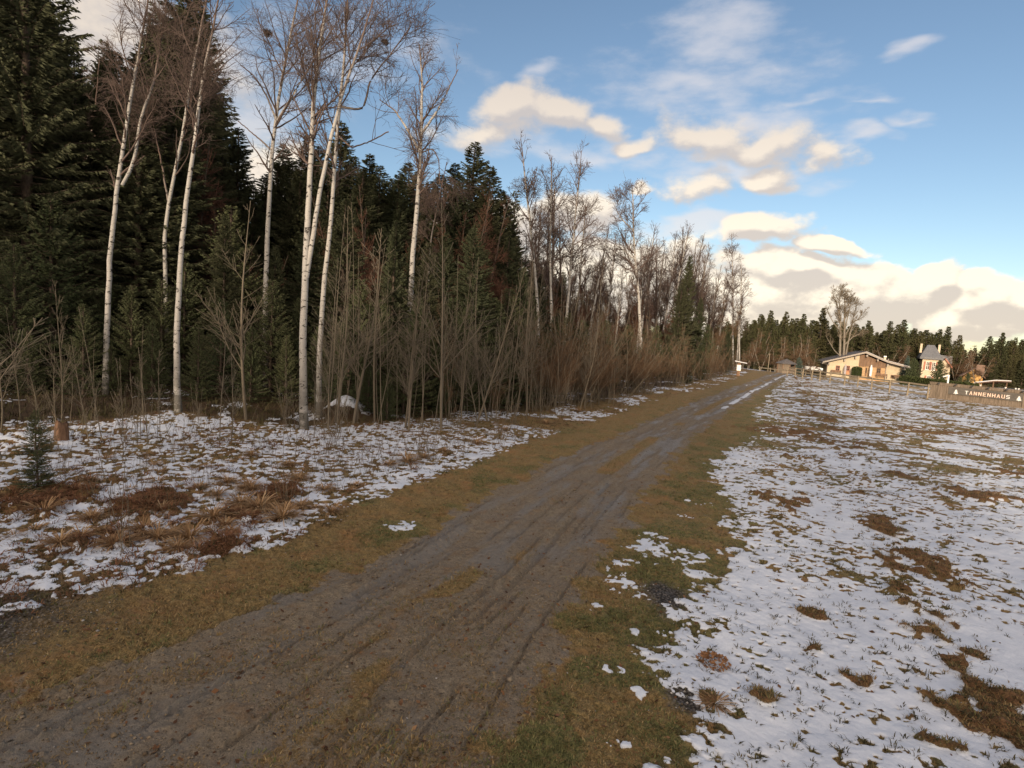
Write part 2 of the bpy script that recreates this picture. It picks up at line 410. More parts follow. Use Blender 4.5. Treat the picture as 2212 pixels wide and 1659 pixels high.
def mat_ground():
    mt, N, b = new_mat('ground_surface', .85, .25)
    pos = N.new('ShaderNodeNewGeometry').outputs['Position']
    mA = N.new('ShaderNodeSeparateColor'); N.put(mA.inputs[0], attr(N, 'mA', 1))
    mB = N.new('ShaderNodeSeparateColor'); N.put(mB.inputs[0], attr(N, 'mB', 1))
    snow, mud, green = mA.outputs; brown, wet, grav = mB.outputs
    fst = attr(N, 'forest')
    nf = N.noise(pos, 60, 7, .75); nm = N.noise(pos, 14, 6, .6); nl = N.noise(pos, 1.7, 5, .6)
    hair = N.noise(N.vec('MULTIPLY', pos, (1, .45, 1)), 90, 3, .6, 1.5)
    g1 = N.mix(N.ramp(nf, .35, .65), (.085, .062, .026), (.27, .190, .082))
    g1 = N.mix(N.ramp(nl, .45, .7), g1, (.21, .12, .052))
    g2 = N.mix(N.ramp(nf, .35, .65), (.052, .054, .020), (.160, .155, .060))
    grass = N.mix(N.math('MULTIPLY', green, N.ramp(nm, .3, .6)), g1, g2)
    grass = N.mix(N.ramp(hair, .57, .66), grass, (.25, .19, .095))
    grass = N.mix(N.ramp(nm, .60, .72), grass, (.035, .025, .014))
    mudc = N.mix(N.ramp(nm, .3, .7), (.132, .104, .072), (.222, .184, .132))
    mudc = N.mix(N.ramp(nl, .35, .65), mudc, (.158, .130, .098))
    mudc = N.mix(N.ramp(nf, .53, .66), mudc, (.28, .225, .150))
    mudc = N.mix(N.ramp(nf, .46, .36), mudc, (.045, .034, .024))
    speck = N.noise(pos, 26, 3, .6)
    mudc = N.mix(N.ramp(speck, .66, .70), mudc, (.04, .026, .018))
    mudc = N.mix(N.ramp(N.noise(pos, 3.5, 5, .7), .52, .66), mudc, N.mix(.5, mudc, (.16, .095, .045)))
    mudc = N.mix(N.math('MULTIPLY', wet, .75), mudc, (.158, .144, .126))
    c = N.mix(N.ramp(N.math('ADD', mud, N.math('MULTIPLY_ADD', N.math('ADD', nm, nf), .6, -.6)), .32, .62), grass, mudc)
    vor = N.new('ShaderNodeTexVoronoi'); N.put(vor.inputs['Vector'], pos); vor.inputs['Scale'].default_value = 32
    gr = N.mix(N.ramp(vor.outputs['Distance'], .1, .7), (.13, .12, .115), (.022, .020, .018))
    stone = N.mix(N.math('GREATER_THAN', N.new('ShaderNodeSeparateColor').outputs[0], .9), gr, gr)
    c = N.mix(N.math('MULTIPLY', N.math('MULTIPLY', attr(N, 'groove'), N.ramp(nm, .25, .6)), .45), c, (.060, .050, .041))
    c = N.mix(grav, c, gr)
    br = N.mix(N.ramp(nf, .3, .7), (.050, .024, .012), (.20, .105, .050))
    c = N.mix(N.math('MULTIPLY', brown, .9), c, br)
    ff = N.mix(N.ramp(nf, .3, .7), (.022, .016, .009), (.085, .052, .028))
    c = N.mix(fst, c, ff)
    sm = N.math('ADD', snow, N.math('MULTIPLY_ADD', nm, .34, -.17))
    sm = N.math('ADD', sm, N.math('MULTIPLY_ADD', nf, .7, -.35))
    sm = N.ramp(sm, .40, .56)
    sc = N.mix(N.ramp(nl, .3, .7), (.46, .51, .60), (.58, .625, .70))
    # thin snow lets the ground show as grey
    sc = N.mix(N.math('MULTIPLY', N.ramp(snow, .95, .6), .35), sc, (.36, .35, .33))
    c = N.mix(sm, c, sc)
    N.put(b.inputs['Base Color'], c)
    ro = N.math('SUBTRACT', .9, N.math('MULTIPLY', mud, N.ramp(nl, .3, .7, hi=.12)))
    ro = N.math('SUBTRACT', ro, N.math('MULTIPLY', wet, .42), clamp=True)
    ro = N.math('MAXIMUM', ro, N.math('MULTIPLY', sm, .75))
    N.put(b.inputs['Roughness'], ro)
    hgt = N.math('ADD', N.math('MULTIPLY', nf, .5), nm)
    bs = N.new('ShaderNodeBump'); bs.inputs['Distance'].default_value = .05
    N.put(bs.inputs['Strength'], N.math('MULTIPLY_ADD', sm, -.45, .75)); N.put(bs.inputs['Height'], hgt)
    N.put(b.inputs['Normal'], bs.outputs[0])
    return mt
M_ground = mat_ground()

def mat_bark_birch():
    mt, N, b = new_mat('birch_bark', .7, .3)
    oc = objco(N); rad = attr(N, 'rad')
    n = N.noise(N.vec('MULTIPLY', oc, (6, 6, 11)), 1.0, 3, .55, .6)
    n2 = N.noise(N.vec('MULTIPLY', oc, (1.2, 1.2, 2.2)), 1.0, 4, .6)
    n3 = N.noise(N.vec('MULTIPLY', oc, (14, 14, 60)), 1.0, 2, .5)
    white = N.mix(n2, (.26, .25, .235), (.43, .415, .39))
    c = N.mix(N.ramp(n, .57, .63), white, (.030, .026, .023))
    c = N.mix(N.ramp(n3, .62, .70), c, (.16, .14, .12))
    low = attr(N, 'low')
    c = N.mix(N.math('MULTIPLY', low, N.ramp(n2, .35, .5)), c, (.050, .045, .035))
    thin = N.ramp(rad, .046, .022)
    c = N.mix(thin, c, (.115, .078, .062))
    N.put(b.inputs['Base Color'], c); bump(N, b, n, .4)
    return mt
def mat_twig(name, c1, c2):
    mt, N, b = new_mat(name, .85, .2)
    r = N.new('ShaderNodeObjectInfo').outputs['Random']
    n = N.noise(objco(N), 2.0, 3)
    N.put(b.inputs['Base Color'], N.mix(N.math('MULTIPLY_ADD', r, .5, N.math('MULTIPLY', n, .5)), c1, c2)); return mt
def mat_needles(name, c1, c2, c3):
    mt, N, b = new_mat(name, .75, .15)
    r = N.new('ShaderNodeObjectInfo').outputs['Random']; t = attr(N, 'tint')
    c = N.mix(t, c1, c2); c = N.mix(N.math('MULTIPLY', r, .6), c, c3)
    N.put(b.inputs['Base Color'], c)
    b.inputs['Specular IOR Level'].default_value = .1
    return mt
M_birch = mat_bark_birch()
M_twig_birch = mat_twig('birch_twigs', (.070, .052, .046), (.135, .098, .084))
M_twig_brown = mat_twig('brown_twigs', (.100, .062, .038), (.170, .110, .066))
M_twig_red = mat_twig('red_twigs', (.105, .052, .036), (.150, .080, .055))
M_sap = mat_twig('sapling_bark', (.108, .090, .067), (.180, .152, .114))
M_bark_dark = mat_simple('spruce_bark', (.045, .032, .024), (.10, .075, .058), 5, stretch=(3, 3, 1), bmp=.5)
M_bark_grey = mat_simple('grey_bark', (.12, .105, .085), (.24, .21, .17), 4, stretch=(3, 3, .7), bmp=.4)
M_bark_greybrown = mat_simple('grey_brown_bark', (.085, .068, .055), (.17, .145, .12), 4, stretch=(3, 3, .7), bmp=.4)
M_needle = mat_needles('spruce_needles', (.040, .050, .028), (.090, .106, .060), (.100, .096, .055))
M_needle_young = mat_needles('young_spruce_needles', (.040, .055, .028), (.098, .120, .062), (.100, .104, .052))
M_needle_far = mat_needles('far_spruce_needles', (.034, .040, .020), (.085, .092, .046), (.095, .084, .040))
M_needle_blue = mat_needles('blue_spruce_needles', (.045, .070, .058), (.10, .14, .12), (.09, .12, .10))
M_larch = mat_twig('larch_twigs', (.080, .045, .028), (.115, .066, .042))

# ------------------------------------------------------------------ plants: generators
def tubes(Pl, R, k):
    """Pl (B,n,3), R (B,n) -> verts, quads, radii per vertex"""
    B, n, _ = Pl.shape
    T = np.gradient(Pl, axis=1); T /= np.linalg.norm(T, axis=2, keepdims=True)+1e-9
    ref = np.where(np.abs(T[..., 2:3]) > .9, np.array([1., 0, 0]), np.array([0, 0, 1.]))
    A = np.cross(T, ref); A /= np.linalg.norm(A, axis=2, keepdims=True)+1e-9
    Bv = np.cross(T, A)
    th = 2*np.pi*np.arange(k)/k
    V = Pl[:, :, None, :] + R[:, :, None, None]*(A[:, :, None, :]*np.cos(th)[:, None] + Bv[:, :, None, :]*np.sin(th)[:, None])
    idx = np.arange(B*n*k).reshape(B, n, k)
    a = idx[:, :-1, :]; b2 = idx[:, 1:, :]
    q = np.stack([a, np.roll(a, -1, 2), np.roll(b2, -1, 2), b2], -1).reshape(-1, 4)
    return V.reshape(-1, 3), q, np.repeat(R.reshape(-1), k)
def grow(rng, Pp, Rp, count, t0, t1, ang, lenf, npts, rfac, upw, wig, rmin=.004, weights=None, lenexp=1.0, az=None):
    """children on parent polylines. lenf(t, parent_len, rng)->length"""
    B, n, _ = Pp.shape
    plen = np.linalg.norm(np.diff(Pp, axis=1), axis=2).sum(1)
    pi = rng.choice(B, count, p=weights/weights.sum()) if weights is not None else np.repeat(np.arange(B), count)
    C = len(pi); t = rng.uniform(t0, t1, C)
    f = t*(n-1); i0 = np.minimum(f.astype(int), n-2); fr = (f-i0)[:, None]
    base = Pp[pi, i0]*(1-fr) + Pp[pi, i0+1]*fr
    tan = Pp[pi, i0+1]-Pp[pi, i0]; tan /= np.linalg.norm(tan, axis=1, keepdims=True)+1e-9
    rp = Rp[pi, i0]*(1-fr[:, 0]) + Rp[pi, i0+1]*fr[:, 0]
    rv = rng.normal(size=(C, 3)); side = np.cross(tan, rv); side /= np.linalg.norm(side, axis=1, keepdims=True)+1e-9
    a = np.radians(rng.normal(ang, ang*.22, C))[:, None]
    d = tan*np.cos(a) + side*np.sin(a)
    L = lenf(t, plen[pi], rng); st = (L/(npts-1))[:, None]
    out = [base]; p = base
    for j in range(npts-1):
        d = d + np.array([0, 0, 1.])*upw*(1 if np.isscalar(upw) else 1)/(npts-1) + rng.normal(size=(C, 3))*wig
        d /= np.linalg.norm(d, axis=1, keepdims=True)
        p = p + d*st; out.append(p)
    Pl = np.stack(out, 1)
    r0 = np.maximum(rp*rfac, rmin*1.3); R = np.maximum(r0[:, None]*np.linspace(1, .25, npts)[None]**.9, rmin)
    return Pl, R
def resamp(pts, n):
    pts = np.asarray(pts, float); d = np.r_[0, np.cumsum(np.linalg.norm(np.diff(pts, axis=0), axis=1))]
    s = np.linspace(0, d[-1], n); q = np.stack([np.interp(s, d, pts[:, i]) for i in range(3)], 1)
    for _ in range(3): q[1:-1] = (q[:-2]+2*q[1:-1]+q[2:])/4
    return q
def joinm(parts):
    V = []; Q = []; R = []; o = 0
    for v, q, r in parts: V.append(v); Q.append(q+o); R.append(r); o += len(v)
    return np.concatenate(V), np.concatenate(Q), np.concatenate(R)
def bare_tree(seed, stems, r0s, tc=.42, n1=38, n2=6, n3=5, n4=1, l1=.28, mat=None, tmat=None, up1=.5, ang1=48, twig=.0038, droop=-.25, k=9, wig=.10, low=1.0, thin=1.0, lexp=.7):
    """stems: list of polylines; returns [('trunk',mesh),('crown',mesh)]"""
    rng = np.random.default_rng(seed)
    N0 = 26
    P0_ = np.stack([resamp(s, N0) for s in stems]); ln = np.linalg.norm(np.diff(P0_, axis=1), axis=2).sum(1)
    tt = np.linspace(0, 1, N0)
    R0_ = np.stack([np.maximum(r*(1-.96*tt)**.6*(1 if i else 1), .018) for i, r in enumerate(r0s)])
    R0_[0] *= 1+.35*np.exp(-tt*30)
    jit = rng.normal(size=P0_.shape)*.007*np.minimum(1, tt*4)[None, :, None]; P0_ = P0_+jit
    v, q, r = tubes(P0_, R0_, k)
    zlow = v[:, 2]-v[:, 2].min()
    tm = mk_mesh('trunk', v, q, attrs={'rad': r, 'low': low*np.clip(1-zlow/2.2, 0, 1)}, smooth=True, mats=[tmat or M_birch])
    hh = ln.max()
    w = ln*1.0
    def lf1(t, L, g): return hh*l1*thin*(1.14-t)**lexp*(1-.45*(t < tc+.1))*g.uniform(.55, 1.2, len(t))
    A1, B1 = grow(rng, P0_, R0_, n1, tc, .99, ang1, lf1, 10, .55, up1, wig, weights=w)
    def lf(fa): return lambda t, L, g: L*fa*(1.15-t)*g.uniform(.5, 1.2, len(t))
    wl = lambda A: np.linalg.norm(np.diff(A, axis=1), axis=2).sum(1)**1.25
    A2, B2 = grow(rng, A1, B1, n2*len(A1), .12, 1, 42, lf(.62), 7, .6, .25, wig, rmin=twig*1.3, weights=wl(A1))
    A3, B3 = grow(rng, A2, B2, n3*len(A2), .1, 1, 45, lf(.80), 5, .6, -.05, wig*1.2, rmin=twig, weights=wl(A2))
    parts = [tubes(A1, B1, 5), tubes(A2, B2, 4), tubes(A3, B3, 3)]
    if n4:
        A4, B4 = grow(rng, A3, B3, n4*len(A3), .2, 1, 45, lambda t, L, g: np.clip(L*.9, .18, .7)*g.uniform(.6, 1.2, len(t)), 4, .6, droop, wig*1.2, rmin=twig*.9, weights=wl(A3))
        parts.append(tubes(A4, B4, 3))
    v, q, r = joinm(parts)
    cm = mk_mesh('crown', v, q, attrs={'rad': r}, mats=[mat or M_twig_birch])
    return [('trunk', tm), ('crown', cm)], P0_
def spruce(seed, h=22, rad=2.6, base=.08, dz=.34, nb=7, tw=13, mat=None, droop=.28, tl=.42, wid=.055, dens=1.0, topup=.35, expo=.85, ragged=.25, tmat=None, sparse=0):
    rng = np.random.default_rng(seed)
    z = []; zz = h*base
    while zz < h*.985: z.append(zz); zz += dz*rng.uniform(.7, 1.3)*(1-.45*zz/h)
    z = np.repeat(np.array(z), nb); n = len(z)
    z = z + rng.uniform(-.1, .1, n)*dz*2
    keep = rng.uniform(size=n) > sparse; z = z[keep]; n = len(z)
    f = np.clip(1-z/h, 0, 1)
    az = rng.uniform(0, 2*np.pi, n)
    asym = 1 + .18*np.sin(az*2+seed) + .12*np.sin(az+z*.9)
    L = rad*(f**expo)*(1-.35*np.exp(-(z/h)*18))*rng.uniform(1-ragged*1.6, 1+ragged*.7, n)*asym + .10
    dirh = np.stack([np.cos(az), np.sin(az), np.zeros(n)], 1)
    s0 = topup*(1-f)*1.6 - droop*f*rng.uniform(.5, 1.3, n)           # slope at root
    S = np.linspace(0, 1, 5)
    def pt(i, s):
        zzv = z[i] + L[i]*(s0[i]*s - .10*s + .22*s**2.2*(f[i] > .1))
        p = dirh[i]*(L[i]*s)[:, None]; p[:, 2] = zzv; return p
    ar = np.arange(n)
    Pb = np.stack([pt(ar, np.full(n, s)) for s in S], 1)
    Rb = np.maximum(.004+.011*L, .006)[:, None]*np.linspace(1, .3, 5)[None]
    tv, tq, tr = tubes(Pb, Rb, 3)
    # side twigs
    m_ = np.maximum((L*tw*dens*2).astype(int), 5); bi = np.repeat(ar, m_); M = len(bi)
    s = rng.uniform(.12, 1.0, M)**.8; s = np.minimum(s, 1)
    p0 = pt(bi, s)
    sd2 = rng.choice([-1, 1], M); perp = np.stack([-dirh[bi, 1], dirh[bi, 0], np.zeros(M)], 1)
    spread = rng.uniform(.35, 1.1, M)
    d = dirh[bi]*rng.uniform(.35, 1.0, M)[:, None] + perp*(sd2*spread)[:, None]
    d[:, 2] = -rng.uniform(0.05, .9, M)*(.35+f[bi]) + .25*(1-f[bi])
    d /= np.linalg.norm(d, axis=1, keepdims=True)
    ll = (tl*(.45+.55*np.minimum(L[bi], 2)/2)*(1.15-.6*s)*rng.uniform(.5, 1.2, M))[:, None]
    w = (wid*rng.uniform(.7, 1.3, M))[:, None]
    tip = p0+d*ll; midp = p0+d*ll*.45
    n1_ = np.cross(d, np.array([0, 0, 1.])); n1_ /= np.linalg.norm(n1_, axis=1, keepdims=True)+1e-9
    n2_ = np.cross(d, n1_)
    Vq = np.stack([p0, midp+n1_*w, tip, midp-n1_*w, p0, midp+n2_*w, tip, midp-n2_*w], 1).reshape(-1, 3)
    qq = np.arange(len(Vq)).reshape(-1, 4)
    tint = np.repeat(np.clip(rng.uniform(0, 1, n)[bi]*.5+rng.uniform(0, .5, M), 0, 1), 8)
    V = np.concatenate([tv, Vq]); Q = np.concatenate([tq, qq+len(tv)])
    mi = np.concatenate([np.zeros(len(tq)), np.ones(len(qq))])
    crown = mk_mesh('crown', V, Q, attrs={'tint': np.concatenate([np.zeros(len(tv)), tint])}, mats=[tmat or M_bark_dark, mat or M_needle], mat_idx=mi)
    tp = np.stack([np.array([[0, 0, -.3], [0, 0, h*.3], [0, 0, h*.6], [0, 0, h*.99]])]); 
    tp = np.stack([resamp(tp[0], 14)]); tR = np.stack([(.010*h+.03)*(1-np.linspace(0, 1, 14))**.8+.012])
    v, q, r = tubes(tp, tR, 8)
    trunk = mk_mesh('trunk', v, q, smooth=True, mats=[tmat or M_bark_dark])
    return [('trunk', trunk), ('crown', crown)]

# ------------------------------------------------------------------ the ground sheet
def build_ground():
    a_in = np.radians(np.arange(-58, 58.01, .115))
    a_out = np.radians(np.arange(58, 302, 4.0))[1:]
    A = np.concatenate([a_in, a_out])
    r = [1.6]
    while r[-1] < 34: r.append(r[-1] + min(max(r[-1]**2/(H*569)*.62, .006), .16))
    while r[-1] < 75: r.append(r[-1]+.32)
    while r[-1] < 3500: r.append(r[-1]*1.05+.3)
    r = np.array(r); nr = len(r); na = len(A)
    RR, AA = np.meshgrid(r, A, indexing='ij')
    X = (RR*np.sin(AA)).ravel(); Y = (RR*np.cos(AA)).ravel()
    Mk = masks(X, Y)
    Z = terrain(X, Y) + Mk['h']
    Z = Z + 0.0
    idx = np.arange(nr*na).reshape(nr, na)
    a = idx[:-1]; b = idx[1:]
    q = np.stack([a, b, np.roll(b, -1, 1), np.roll(a, -1, 1)], -1).reshape(-1, 4)
    V = np.stack([X, Y, Z], 1)
    # close the middle
    c = len(V); V = np.vstack([V, [0, 0, float(Z[:na].mean())]])
    tri = np.stack([np.full(na, c), idx[0], np.roll(idx[0], -1)], 1)
    def ext(v): return np.append(v, v[0])
    one = np.ones(len(V))
    cA = np.stack([ext(Mk['snow']), ext(Mk['mud']), ext(Mk['green']), one], 1)
    cB = np.stack([ext(Mk['brown']), ext(Mk['wet']), ext(Mk['gravel']), one], 1)
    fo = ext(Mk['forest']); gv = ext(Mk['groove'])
    ip = Mk['inpath'][q].mean(1) > .5
    # keep the track as one band, to the far bend
    ip &= (Y[q].mean(1) < 62)
    for nm, qs, ts, kw in (('ground', q[~ip], tri, {}), ('path', q[ip], None, {})):
        used = np.unique(np.concatenate([qs.ravel(), ts.ravel() if ts is not None else qs[:0].ravel()]))
        mp = np.full(len(V), -1); mp[used] = np.arange(len(used))
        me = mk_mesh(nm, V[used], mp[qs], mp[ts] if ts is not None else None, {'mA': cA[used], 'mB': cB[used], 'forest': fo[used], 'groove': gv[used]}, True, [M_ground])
        link(nm, me, kind='structure')
build_ground()

# ------------------------------------------------------------------ grass, tufts, dead fern (stuff)
def clumps(name, px, py, nb, hgt, wid, lean, seed, mat, zoff=None, spread=.03, curl=.5):
    rng = np.random.default_rng(seed)
    n = len(px)
    if n == 0: return
    Mk = masks(px, py); z = terrain(px, py) + Mk['h']
    i = np.repeat(np.arange(n), nb); M = len(i)
    az = rng.uniform(0, 2*np.pi, M); dr_ = np.stack([np.cos(az), np.sin(az)], 1)
    hh = (hgt[i] if hasattr(hgt, '__len__') else hgt)*rng.uniform(.5, 1.2, M)
    sp = (spread[i] if hasattr(spread, '__len__') else spread)
    off = dr_*(sp*rng.uniform(0, 1, M))[:, None] + rng.normal(size=(M, 2))*(.3*sp if not hasattr(sp, '__len__') else (.3*sp)[:, None])
    ln = rng.uniform(.2, 1, M)*lean
    w = wid*rng.uniform(.6, 1.3, M)
    b = np.stack([px[i]+off[:, 0], py[i]+off[:, 1], z[i]-.01], 1)
    d = np.stack([dr_[:, 0]*ln, dr_[:, 1]*ln, np.ones(M)], 1); d /= np.linalg.norm(d, axis=1, keepdims=True)
    md = b + d*(hh*.6)[:, None]
    d2 = d*.45 + np.stack([dr_[:, 0]*curl, dr_[:, 1]*curl, -np.ones(M)*curl*.35], 1)
    tp = md + d2*(hh*.6)[:, None]
    sd2 = np.stack([-dr_[:, 1], dr_[:, 0], np.zeros(M)], 1)*w[:, None]
    V = np.stack([b-sd2, b+sd2, md+sd2*.8, md-sd2*.8, tp], 1).reshape(-1, 3)
    k = np.arange(M)*5
    q = np.stack([k, k+1, k+2, k+3], 1); t = np.stack([k+3, k+2, k+4], 1)
    tint = np.repeat(np.clip(rng.uniform(0, 1, n)[i]*.6+rng.uniform(0, .4, M), 0, 1), 5)
    me = mk_mesh(name, V, q, t, {'tint': tint}, mats=[mat])
    return me
def mat_blade(name, c1, c2, c3):
    mt, N, b = new_mat(name, .8, .15); t = attr(N, 'tint')
    c = N.mix(N.ramp(t, 0, .6, False), c1, c2); c = N.mix(N.ramp(t, .75, 1.0, False), c, c3)
    N.put(b.inputs['Base Color'], c); return mt
M_grass = mat_blade('grass_blades', (.045, .050, .018), (.125, .125, .048), (.30, .23, .12))
M_dry = mat_blade('dry_grass_blades', (.090, .058, .023), (.22, .150, .066), (.40, .31, .17))
M_tuft = mat_blade('tuft_blades', (.025, .022, .012), (.070, .062, .028), (.17, .13, .07))
M_fern = mat_blade('dead_fern', (.060, .028, .015), (.165, .080, .042), (.27, .17, .10))
M_straw = mat_blade('tussock_straw', (.15, .085, .042), (.30, .19, .10), (.42, .31, .19))
def scatter(n, rmin, rmax, a0, a1, seed, power=1.0):
    rng = np.random.default_rng(seed)
    r = np.exp(rng.uniform(math.log(rmin), math.log(rmax), n)*1.0)
    a = np.radians(rng.uniform(a0, a1, n))
    return r*np.sin(a), r*np.cos(a), rng
# verge grass, green and dry, both sides of the track
x, y, g = scatter(190000, 2.6, 34, -50, 50, 7)
Mk = masks(x, y)
pg = (1-Mk['mud'])*(1-np.clip(Mk['snow']*1.6, 0, 1))*(1-Mk['forest'])*(1-Mk['gravel'])*(1-.8*Mk['brown'])
sel = g.uniform(size=len(x)) < pg*(1-.85*Mk['R']*(1-Mk['fr']))
xg, yg, gr = x[sel], y[sel], Mk['green'][sel]
pick = g.uniform(size=len(xg)) < .10 + .80*gr
rr = np.hypot(xg, yg)
for nm, mk_, mt, ht, sd_i in (('grass', pick, M_grass, .055, 1), ('dry_grass', ~pick, M_dry, .040, 2)):
    hx = ht*(1+.5*(fbm(xg*1.5, yg*1.5, 3, 5)-.5)*2)
    me = clumps(nm, xg[mk_], yg[mk_], 5, hx[mk_]*(.8+rr[mk_]*.012), .0036, 1.6, sd_i, mt, spread=.02+.004*rr[mk_])
    link(nm, me, kind='stuff')
# tufts poking through the thin snow
x, y, g = scatter(90000, 2.8, 60, -50, 52, 17)
Mk = masks(x, y)
tf = Mk['R'] + Mk['L']
p = Mk['R']*np.where(Mk['snow'] < .5, .7, .07) + Mk['L']*np.where(Mk['snow'] < .5, .95, .12)*(1-Mk['forest'])
sel = g.uniform(size=len(x)) < p
r_ = np.hypot(x[sel], y[sel])
me = clumps('snow_tufts', x[sel], y[sel], 7, .050+.001*r_, .0042, 1.1, 4, M_tuft, spread=.012+.0025*r_)
link('grass_tufts', me, kind='stuff')
# brown grass of the furrows and bare spots
x, y, g = scatter(120000, 2.8, 40, -40, 50, 27)
Mk = masks(x, y); sel = g.uniform(size=len(x)) < Mk['fr']*.9*Mk['R']
r_ = np.hypot(x[sel], y[sel])
link('dead_grass', clumps('dead_grass', x[sel], y[sel], 6, .045+.001*r_, .0030, 1.6, 5, M_dry, spread=.02+.003*r_), kind='stuff')
# dead fern in the left strip
x, y, g = scatter(60000, 7, 26, -50, -8, 37)
Mk = masks(x, y); sel = g.uniform(size=len(x)) < Mk['bk']*.9*(1-Mk['forest'])
sel |= (g.uniform(size=len(x)) < .10*Mk['L']*(1-Mk['forest'])*(fbm(x*1.4, y*1.4, 3, 77) > .56))
sel &= Mk['L'] > .5
r_ = np.hypot(x[sel], y[sel])
link('dead_fern', clumps('dead_fern', x[sel], y[sel], 8, .085+g.uniform(-.04, .05, sel.sum()), .0055, 1.9, 6, M_fern, spread=.05, curl=.9), kind='stuff')
# litter and low growth under the trees
x, y, g = scatter(9000, 11, 60, -48, 20, 47)
Mk = masks(x, y); sel = (g.uniform(size=len(x)) < Mk['forest'])
link('undergrowth', clumps('undergrowth', x[sel], y[sel], 7, .22+g.uniform(-.1, .2, sel.sum()), .008, 1.2, 8, M_tuft, spread=.12, curl=.8), kind='stuff')

# crumbs of mud, gravel and dead leaves lying on the track and the verges
def bits(name, px, py, size, mat, seed, flat_=.6, leafy_=False):
    g_ = np.random.default_rng(seed); n = len(px); Mk_ = masks(px, py); z_ = terrain(px, py)+Mk_['h']
    c = np.stack([px, py, z_+size*.25*flat_], 1)
    if leafy_:
        a_ = g_.uniform(0, 6.28, n); d1 = np.stack([np.cos(a_), np.sin(a_), g_.normal(0, .25, n)], 1); d2 = np.stack([-np.sin(a_), np.cos(a_), g_.normal(0, .35, n)], 1)
        s_ = size[:, None]
        V = np.stack([c-d1*s_, c+d2*s_*.55, c+d1*s_, c-d2*s_*.55], 1).reshape(-1, 3)
        return mk_mesh(name, V, np.arange(4*n).reshape(-1, 4), attrs={'tint': np.repeat(g_.uniform(0, 1, n), 4)}, mats=[mat])
    o6 = np.array([(1, 0, 0), (0, 1, 0), (-1, 0, 0), (0, -1, 0), (0, 0, 1), (0, 0, -1)], float)
    V = c[:, None]+o6[None]*size[:, None, None]*g_.uniform(.6, 1.2, (n, 6, 1))*np.array([1, 1, flat_])*.5
    ft = np.array([(0,1,4),(1,2,4),(2,3,4),(3,0,4),(1,0,5),(2,1,5),(3,2,5),(0,3,5)])
    t = (np.arange(n)[:, None, None]*6+ft[None]).reshape(-1, 3)
    return mk_mesh(name, V.reshape(-1, 3), None, t, {'tint': np.repeat(g_.uniform(0, 1, n), 6)}, True, [mat])
M_clod = mat_blade('mud_crumbs', (.070, .050, .032), (.175, .132, .085), (.24, .20, .15))
M_gravel = mat_blade('gravel_stones', (.05, .047, .045), (.13, .122, .115), (.42, .40, .38))
M_leafb = mat_blade('fallen_leaves', (.040, .020, .012), (.130, .065, .032), (.22, .13, .07))
x, y, g = scatter(30000, 2.7, 16, -50, 40, 61); Mk = masks(x, y)
sel = g.uniform(size=len(x)) < Mk['mud']*(.25+.75*ss(.45, .6, fbm(x*1.7, y*1.7, 3, 62)))
link('mud_crumbs', bits('mud_crumbs', x[sel], y[sel], g.gamma(2.2, .0062, sel.sum())+.004, M_clod, 1), kind='stuff')
x, y, g = scatter(26000, 2.7, 12, -50, 35, 63); Mk = masks(x, y)
sel = g.uniform(size=len(x)) < np.maximum(Mk['gravel'], .012)
link('gravel', bits('gravel', x[sel], y[sel], g.gamma(2.5, .006, sel.sum())+.006, M_gravel, 2), kind='stuff')
x, y, g = scatter(9000, 2.7, 20, -50, 50, 64); Mk = masks(x, y)
sel = g.uniform(size=len(x)) < .35*(1-.8*Mk['snow'])*(1-Mk['forest'])
link('fallen_leaves', bits('fallen_leaves', x[sel], y[sel], g.uniform(.012, .032, sel.sum()), M_leafb, 3, 1.0, True), kind='stuff')

# single straw tussocks in the snow strip
def tussock_mesh(seed, hgt, n=170):
    rng = np.random.default_rng(seed)
    az = rng.uniform(0, 6.283, n); d = np.stack([np.cos(az), np.sin(az)], 1)
    rr = rng.uniform(0, .07, n); L = hgt*rng.uniform(.5, 1.15, n); ln = rng.uniform(.25, 1.3, n)
    b = np.c_[d*rr[:, None], np.full(n, -.02)]
    pts = [b]; v = np.c_[d*ln[:, None]*.5, np.ones(n)]; v /= np.linalg.norm(v, axis=1, keepdims=True); p = b
    for j in range(4):
        p = p + v*(L/4)[:, None]; pts.append(p); v = v + np.c_[d*ln[:, None]*.38, -.42*ln]; v /= np.linalg.norm(v, axis=1, keepdims=True)
        p[:, 2] = np.maximum(p[:, 2], .008)
    Pm = np.stack(pts, 1); sdv = np.c_[-d[:, 1], d[:, 0], np.zeros(n)]*.0045
    V = np.stack([Pm-sdv[:, None], Pm+sdv[:, None]], 2).reshape(n, -1, 3)
    ids = np.arange(n*10).reshape(n, 5, 2)
    q = np.stack([ids[:, :-1, 0], ids[:, :-1, 1], ids[:, 1:, 1], ids[:, 1:, 0]], -1).reshape(-1, 4)
    return mk_mesh('grass_tussock', V.reshape(-1, 3), q, attrs={'tint': np.repeat(rng.uniform(0, 1, n), 10)}, mats=[M_straw])
TUS = [tussock_mesh(s, h) for s, h in ((1, .34), (2, .26), (3, .42))]
rng = np.random.default_rng(5)
tlist = [(130,1175,.9),(175,1160,1.0),(245,1180,.8),(340,1045,.8),(430,1055,.9),(470,1072,.7),(460,1120,1.2),(520,1090,1.3),(545,1060,.8),(560,1100,1.3),(600,1050,.8),
         (410,1165,1.0),(385,1185,.8),(500,1150,.7),(610,1120,1.1),(650,1095,.8),(280,1060,.7),(95,1110,1.0),(30,1080,1.1),(440,1012,.8),(330,1010,.7),(700,1060,.8),
         (840,1005,.9),(880,1000,1.1),(915,990,.9),(770,1050,.7),(1030,960,.8),(1090,930,.9),(960,975,.8),(310,1150,.9),(350,1105,.8),(200,1120,1.0),(1250,890,1),(1180,915,1)]
